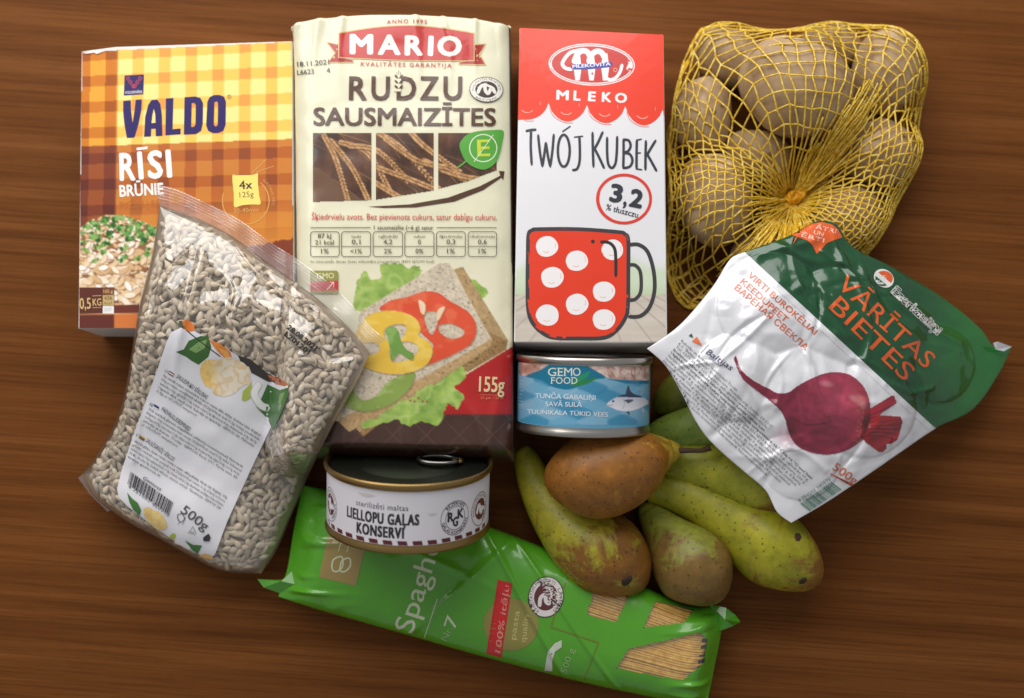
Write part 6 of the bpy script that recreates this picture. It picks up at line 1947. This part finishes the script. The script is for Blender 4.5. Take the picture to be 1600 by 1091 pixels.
def build_potatoes():
    m, nt, b = new_mat('potato_skin')
    tc = N(nt, 'ShaderNodeTexCoord')
    def noise(s, d, r=.6):
        n = N(nt, 'ShaderNodeTexNoise'); n.inputs['Scale'].default_value = s; n.inputs['Detail'].default_value = d; n.inputs['Roughness'].default_value = r
        nt.links.new(tc.outputs['Object'], n.inputs['Vector']); return n.outputs['Fac']
    r1 = ramp(nt, noise(30, 6), [(.3, L4((146, 118, 84))), (.5, L4((178, 150, 114))), (.72, L4((198, 174, 140)))])
    r2 = ramp(nt, noise(110, 4), [(.28, (.6, .52, .42, 1)), (.42, (1, 1, 1, 1))])
    mx = N(nt, 'ShaderNodeMix', data_type='RGBA', blend_type='MULTIPLY'); mx.inputs['Factor'].default_value = .7
    nt.links.new(r1.outputs['Color'], mx.inputs['A']); nt.links.new(r2.outputs['Color'], mx.inputs['B'])
    vo = N(nt, 'ShaderNodeTexVoronoi'); vo.inputs['Scale'].default_value = 62; nt.links.new(tc.outputs['Object'], vo.inputs['Vector'])
    r3 = ramp(nt, vo.outputs['Distance'], [(.07, (.34, .26, .2, 1)), (.17, (1, 1, 1, 1))])
    mx3 = N(nt, 'ShaderNodeMix', data_type='RGBA', blend_type='MULTIPLY'); mx3.inputs['Factor'].default_value = .8
    nt.links.new(mx.outputs['Result'], mx3.inputs['A']); nt.links.new(r3.outputs['Color'], mx3.inputs['B'])
    nt.links.new(mx3.outputs['Result'], b.inputs['Base Color']); b.inputs['Roughness'].default_value = .66
    nt.links.new(add_bump(nt, b, [(120, 4, .0008, .4, (1, 1, 1)), (30, 3, .003, .3, (1, 1, 1))]), b.inputs['Normal'])
    ell = []
    for k, (px, py, rx, ry, turn, lift, label) in enumerate(POT):
        a, c_ = rx * .00041, ry * .00041
        h = min(a, c_) * .92
        o_ = at(px, py, lift + h)
        rng = random.Random(k + 3); ph = [rng.uniform(0, 6.28) for _ in range(6)]
        V, F = [], []; nu, nv = 36, 22
        t0 = -math.radians(turn)
        for j in range(nv + 1):
            th_ = math.pi * j / nv
            for i in range(nu):
                f = 2 * math.pi * i / nu
                x, y, z = math.sin(th_) * math.cos(f), math.sin(th_) * math.sin(f), math.cos(th_)
                w = 1 + .045 * math.sin(2 * x + 3 * y + ph[0]) + .035 * math.sin(4 * y - 2 * z + ph[1]) + .025 * math.sin(5 * x + 4 * z + ph[2])
                x, y, z = x * a * w, y * c_ * w, z * h * w
                V.append((x * math.cos(t0) - y * math.sin(t0), x * math.sin(t0) + y * math.cos(t0), z))
        for j in range(nv):
            for i in range(nu): F.append((j * nu + i, (j + 1) * nu + i, (j + 1) * nu + (i + 1) % nu, j * nu + (i + 1) % nu))
        V = np.array(V); V[:, 2] = np.maximum(V[:, 2], -o_.z + 0.0015)
        me = make_mesh('potato', V, F); me.materials.append(m)
        o = bpy.data.objects.new('potato', me); o.location = o_; COL.objects.link(o)
        tag(o, label, 'potato', 'potatoes in the yellow net')
        ell.append((o_, a, c_, h, t0))
    return ell
ELL = build_potatoes()

def build_net():
    KN = (1256, 297)
    kc = at(*KN, 0.040)
    outline = [(1046, 250), (1048, 180), (1062, 118), (1088, 52), (1130, 38), (1200, 42), (1260, 38), (1330, 35), (1390, 55), (1428, 92), (1445, 150), (1440, 205), (1432, 255), (1412, 305), (1380, 362), (1352, 402), (1300, 440), (1240, 462), (1180, 470), (1120, 482), (1078, 478), (1054, 440), (1046, 380), (1045, 315)]
    OW = np.array([tuple(at(x, y, 0.022))[:2] for x, y in smooth_line(outline, True, 6)])
    ang = np.arctan2(OW[:, 1] - kc.y, OW[:, 0] - kc.x); rad = np.hypot(OW[:, 0] - kc.x, OW[:, 1] - kc.y)
    od = np.argsort(ang); ang, rad = ang[od], rad[od]
    ang = np.r_[ang[-1] - 2 * math.pi, ang, ang[0] + 2 * math.pi]; rad = np.r_[rad[-1], rad, rad[0]]
    # height map of the heap and the net stretched over it
    step = 0.0018
    x0, x1, y0, y1 = OW[:, 0].min() - .02, OW[:, 0].max() + .02, OW[:, 1].min() - .02, OW[:, 1].max() + .02
    nx, ny = int((x1 - x0) / step), int((y1 - y0) / step)
    X, Y = np.meshgrid(x0 + np.arange(nx) * step, y0 + np.arange(ny) * step)
    H = np.zeros_like(X)
    for o, a, c_, h, t0 in ELL:
        u = (X - o.x) * math.cos(t0) + (Y - o.y) * math.sin(t0); v = -(X - o.x) * math.sin(t0) + (Y - o.y) * math.cos(t0)
        q = 1 - (u / (a * 1.06)) ** 2 - (v / (c_ * 1.06)) ** 2
        H = np.maximum(H, np.where(q > 0, o.z + h * 1.05 * np.sqrt(np.clip(q, 0, 1)), 0))
    def boxb(A, n):
        for ax in (0, 1):
            c = np.cumsum(np.pad(A, [(n + 1, n) if k == ax else (0, 0) for k in (0, 1)], mode='edge'), axis=ax)
            A = (np.take(c, range(2 * n + 1, c.shape[ax]), ax) - np.take(c, range(0, c.shape[ax] - 2 * n - 1), ax)) / (2 * n + 1)
        return A
    D = H.copy()
    for k in range(5):
        P = np.pad(D, 1, mode='edge'); D = np.maximum.reduce([P[1:-1, 1:-1], P[:-2, 1:-1], P[2:, 1:-1], P[1:-1, :-2], P[1:-1, 2:]])
    Sm = boxb(boxb(D, 5), 4)
    NETH = np.maximum(H + 0.0012, Sm * .95)
    dip = np.exp(-((X - kc.x) ** 2 + (Y - kc.y) ** 2) / (2 * .016 ** 2))
    NETH = np.maximum(NETH * (1 - .12 * dip), H + .0012)
    def hz(x, y):
        i = min(max((x - x0) / step, 0), nx - 2); j = min(max((y - y0) / step, 0), ny - 2)
        a, b = int(i), int(j); fx, fy = i - a, j - b
        return float((NETH[b, a] * (1 - fx) + NETH[b, a + 1] * fx) * (1 - fy) + (NETH[b + 1, a] * (1 - fx) + NETH[b + 1, a + 1] * fx) * fy)
    NA, NR = 70, 18
    rng = random.Random(2)
    nodes = {}
    for i in range(NA):
        for j in range(NR + 4):
            u = min(1.0, (j + .35) / NR)
            a0 = -math.pi + 2 * math.pi * i / NA
            R = float(np.interp(a0, ang, rad))
            rho = math.sin(u * math.pi / 2) ** .94
            r = R * rho
            near = float(np.clip(1 - (r - .030) / .045, 0, 1))
            zig = (0.10 + .40 * near) * (1 if (i + j) % 2 else -1) * (2 * math.pi / NA)
            sw = .22 * math.sin(3 * a0 + 1.0) * (1 - u) * .6 + .10 * (float(vnoise(math.cos(a0) * 2.5 + 9, math.sin(a0) * 2.5 + u * 3, 4)) - .5)
            aa = a0 + zig * .5 + sw + rng.uniform(-.022, .022)
            rr = r * (1 + .05 * (float(vnoise(math.cos(a0) * 3 + 5, math.sin(a0) * 3 + u * 4, 8)) - .5) + rng.uniform(-.018, .018))
            if j <= NR:
                R2 = float(np.interp((aa + math.pi) % (2 * math.pi) - math.pi, ang, rad)); rr = min(rr, R2)
            x, y = kc.x + rr * math.cos(aa), kc.y + rr * math.sin(aa)
            z = hz(x, y)
            if j > NR - 2:
                z = min(z, 0.030)
            if j > NR:                        # the net turns under the heap
                k = j - NR
                x = kc.x + rr * (1 - .025 * k * k) * math.cos(aa); y = kc.y + rr * (1 - .025 * k * k) * math.sin(aa)
                z = max(0.0012, min(0.022, hz(x, y)) - .007 * k)
            nodes[i, j] = np.array((x, y, max(z, .0012)))
    def onto(p, q, n=4):
        out = []
        for k in range(n):
            t = k / n; m = p * (1 - t) + q * t
            if min(p[2], q[2]) > .018: m[2] = max(m[2], hz(m[0], m[1]))
            out.append(m)
        return out
    V, F = [], []
    for i in range(NA):
        path = []
        for j in range(NR + 3): path += onto(nodes[i, j], nodes[i, j + 1], 3)
        path.append(nodes[i, NR + 3])
        tube(path, .00060, 4, V, F)
    for j in range(2, NR + 4):
        for i in range(NA):
            a, b = nodes[i, j], nodes[(i + 1) % NA, j]
            if np.linalg.norm(a - b) < .0008: continue
            path = onto(a, b, 4) + [b]
            tube(path, .00054, 4, V, F)
    yel = new_mat('yellow_net_yarn'); m, nt, b = yel
    tc = N(nt, 'ShaderNodeTexCoord'); nz = N(nt, 'ShaderNodeTexNoise'); nz.inputs['Scale'].default_value = 420; nz.inputs['Detail'].default_value = 3
    nt.links.new(tc.outputs['Object'], nz.inputs['Vector'])
    rp = ramp(nt, nz.outputs['Fac'], [(.3, L4((206, 158, 26))), (.5, L4((240, 200, 56))), (.7, L4((252, 230, 140)))])
    nt.links.new(rp.outputs['Color'], b.inputs['Base Color']); b.inputs['Roughness'].default_value = .42
    th = Thing('potato_net', 'yellow mesh net bag of potatoes gathered at an orange knot', 'net bag', (kc.x, kc.y, 0.0))
    th.part('netting', np.array(V), F, m)
    # gathered strands either side of the knot
    V, F = [], []
    k0 = np.array((kc.x, kc.y, hz(kc.x, kc.y) + .004))
    def strand(px, py, w, lift):
        e = np.array(at(px, py, .04)); e[2] = hz(e[0], e[1]) + .002
        path = []
        off = np.array((rng.uniform(-1, 1), rng.uniform(-1, 1), 0)) * w
        for k in range(13):
            t = k / 12
            p = k0 * (1 - t) + e * t + off * math.sin(math.pi * t) + np.array((rng.uniform(-1, 1), rng.uniform(-1, 1), 0)) * .0006
            p[2] = max(hz(p[0], p[1]) + .0015, k0[2] * (1 - t) + e[2] * t - .004 * math.sin(math.pi * t)) + lift * math.sin(math.pi * min(1, t * 1.1))
            path.append(p)
        tube(smooth_line(path, False, 2), .00052, 4, V, F)
    for k in range(56): q_ = rng.uniform(.45, 1.35); strand(1256 + 84 * q_ + rng.gauss(0, 12), 297 - 120 * q_ + rng.gauss(0, 13), .003, rng.uniform(0, .005))
    for k in range(30): strand(1300 + rng.gauss(0, 16), 225 + rng.gauss(0, 14), .003, rng.uniform(0, .004))
    for k in range(60):
        a = rng.uniform(0, 1); strand(1130 + 150 * a, 432 - 20 * a + rng.gauss(0, 12), .003, rng.uniform(0, .004))
    for k in range(26): strand(1180 + rng.gauss(0, 22), 350 + rng.gauss(0, 18), .003, rng.uniform(0, .003))
    th.part('gathered_strands', np.array(V), F, m)
    # the knot
    n_, nt2, b2 = new_mat('orange_knot'); b2.inputs['Base Color'].default_value = L4((232, 166, 26)); b2.inputs['Roughness'].default_value = .35
    V, F = [], []
    for q in range(3):
        loop = []
        for k in range(17):
            a = 2 * math.pi * k / 16
            loop.append(k0 + np.array((.0042 * math.cos(a) + .0015 * q - .002, .0036 * math.sin(a) * (1 if q % 2 else .7) + .001 * q, .0035 + .0022 * math.sin(a * 2 + q) + .001 * q)))
        tube(loop, .0012, 7, V, F)
    tube([k0 + np.array((-.006, -.004, .003)), k0 + np.array((0, 0, 0.005)), k0 + np.array((.007, .005, .004))], .0018, 8, V, F)
    th.part('knot', np.array(V), F, n_)
build_net()
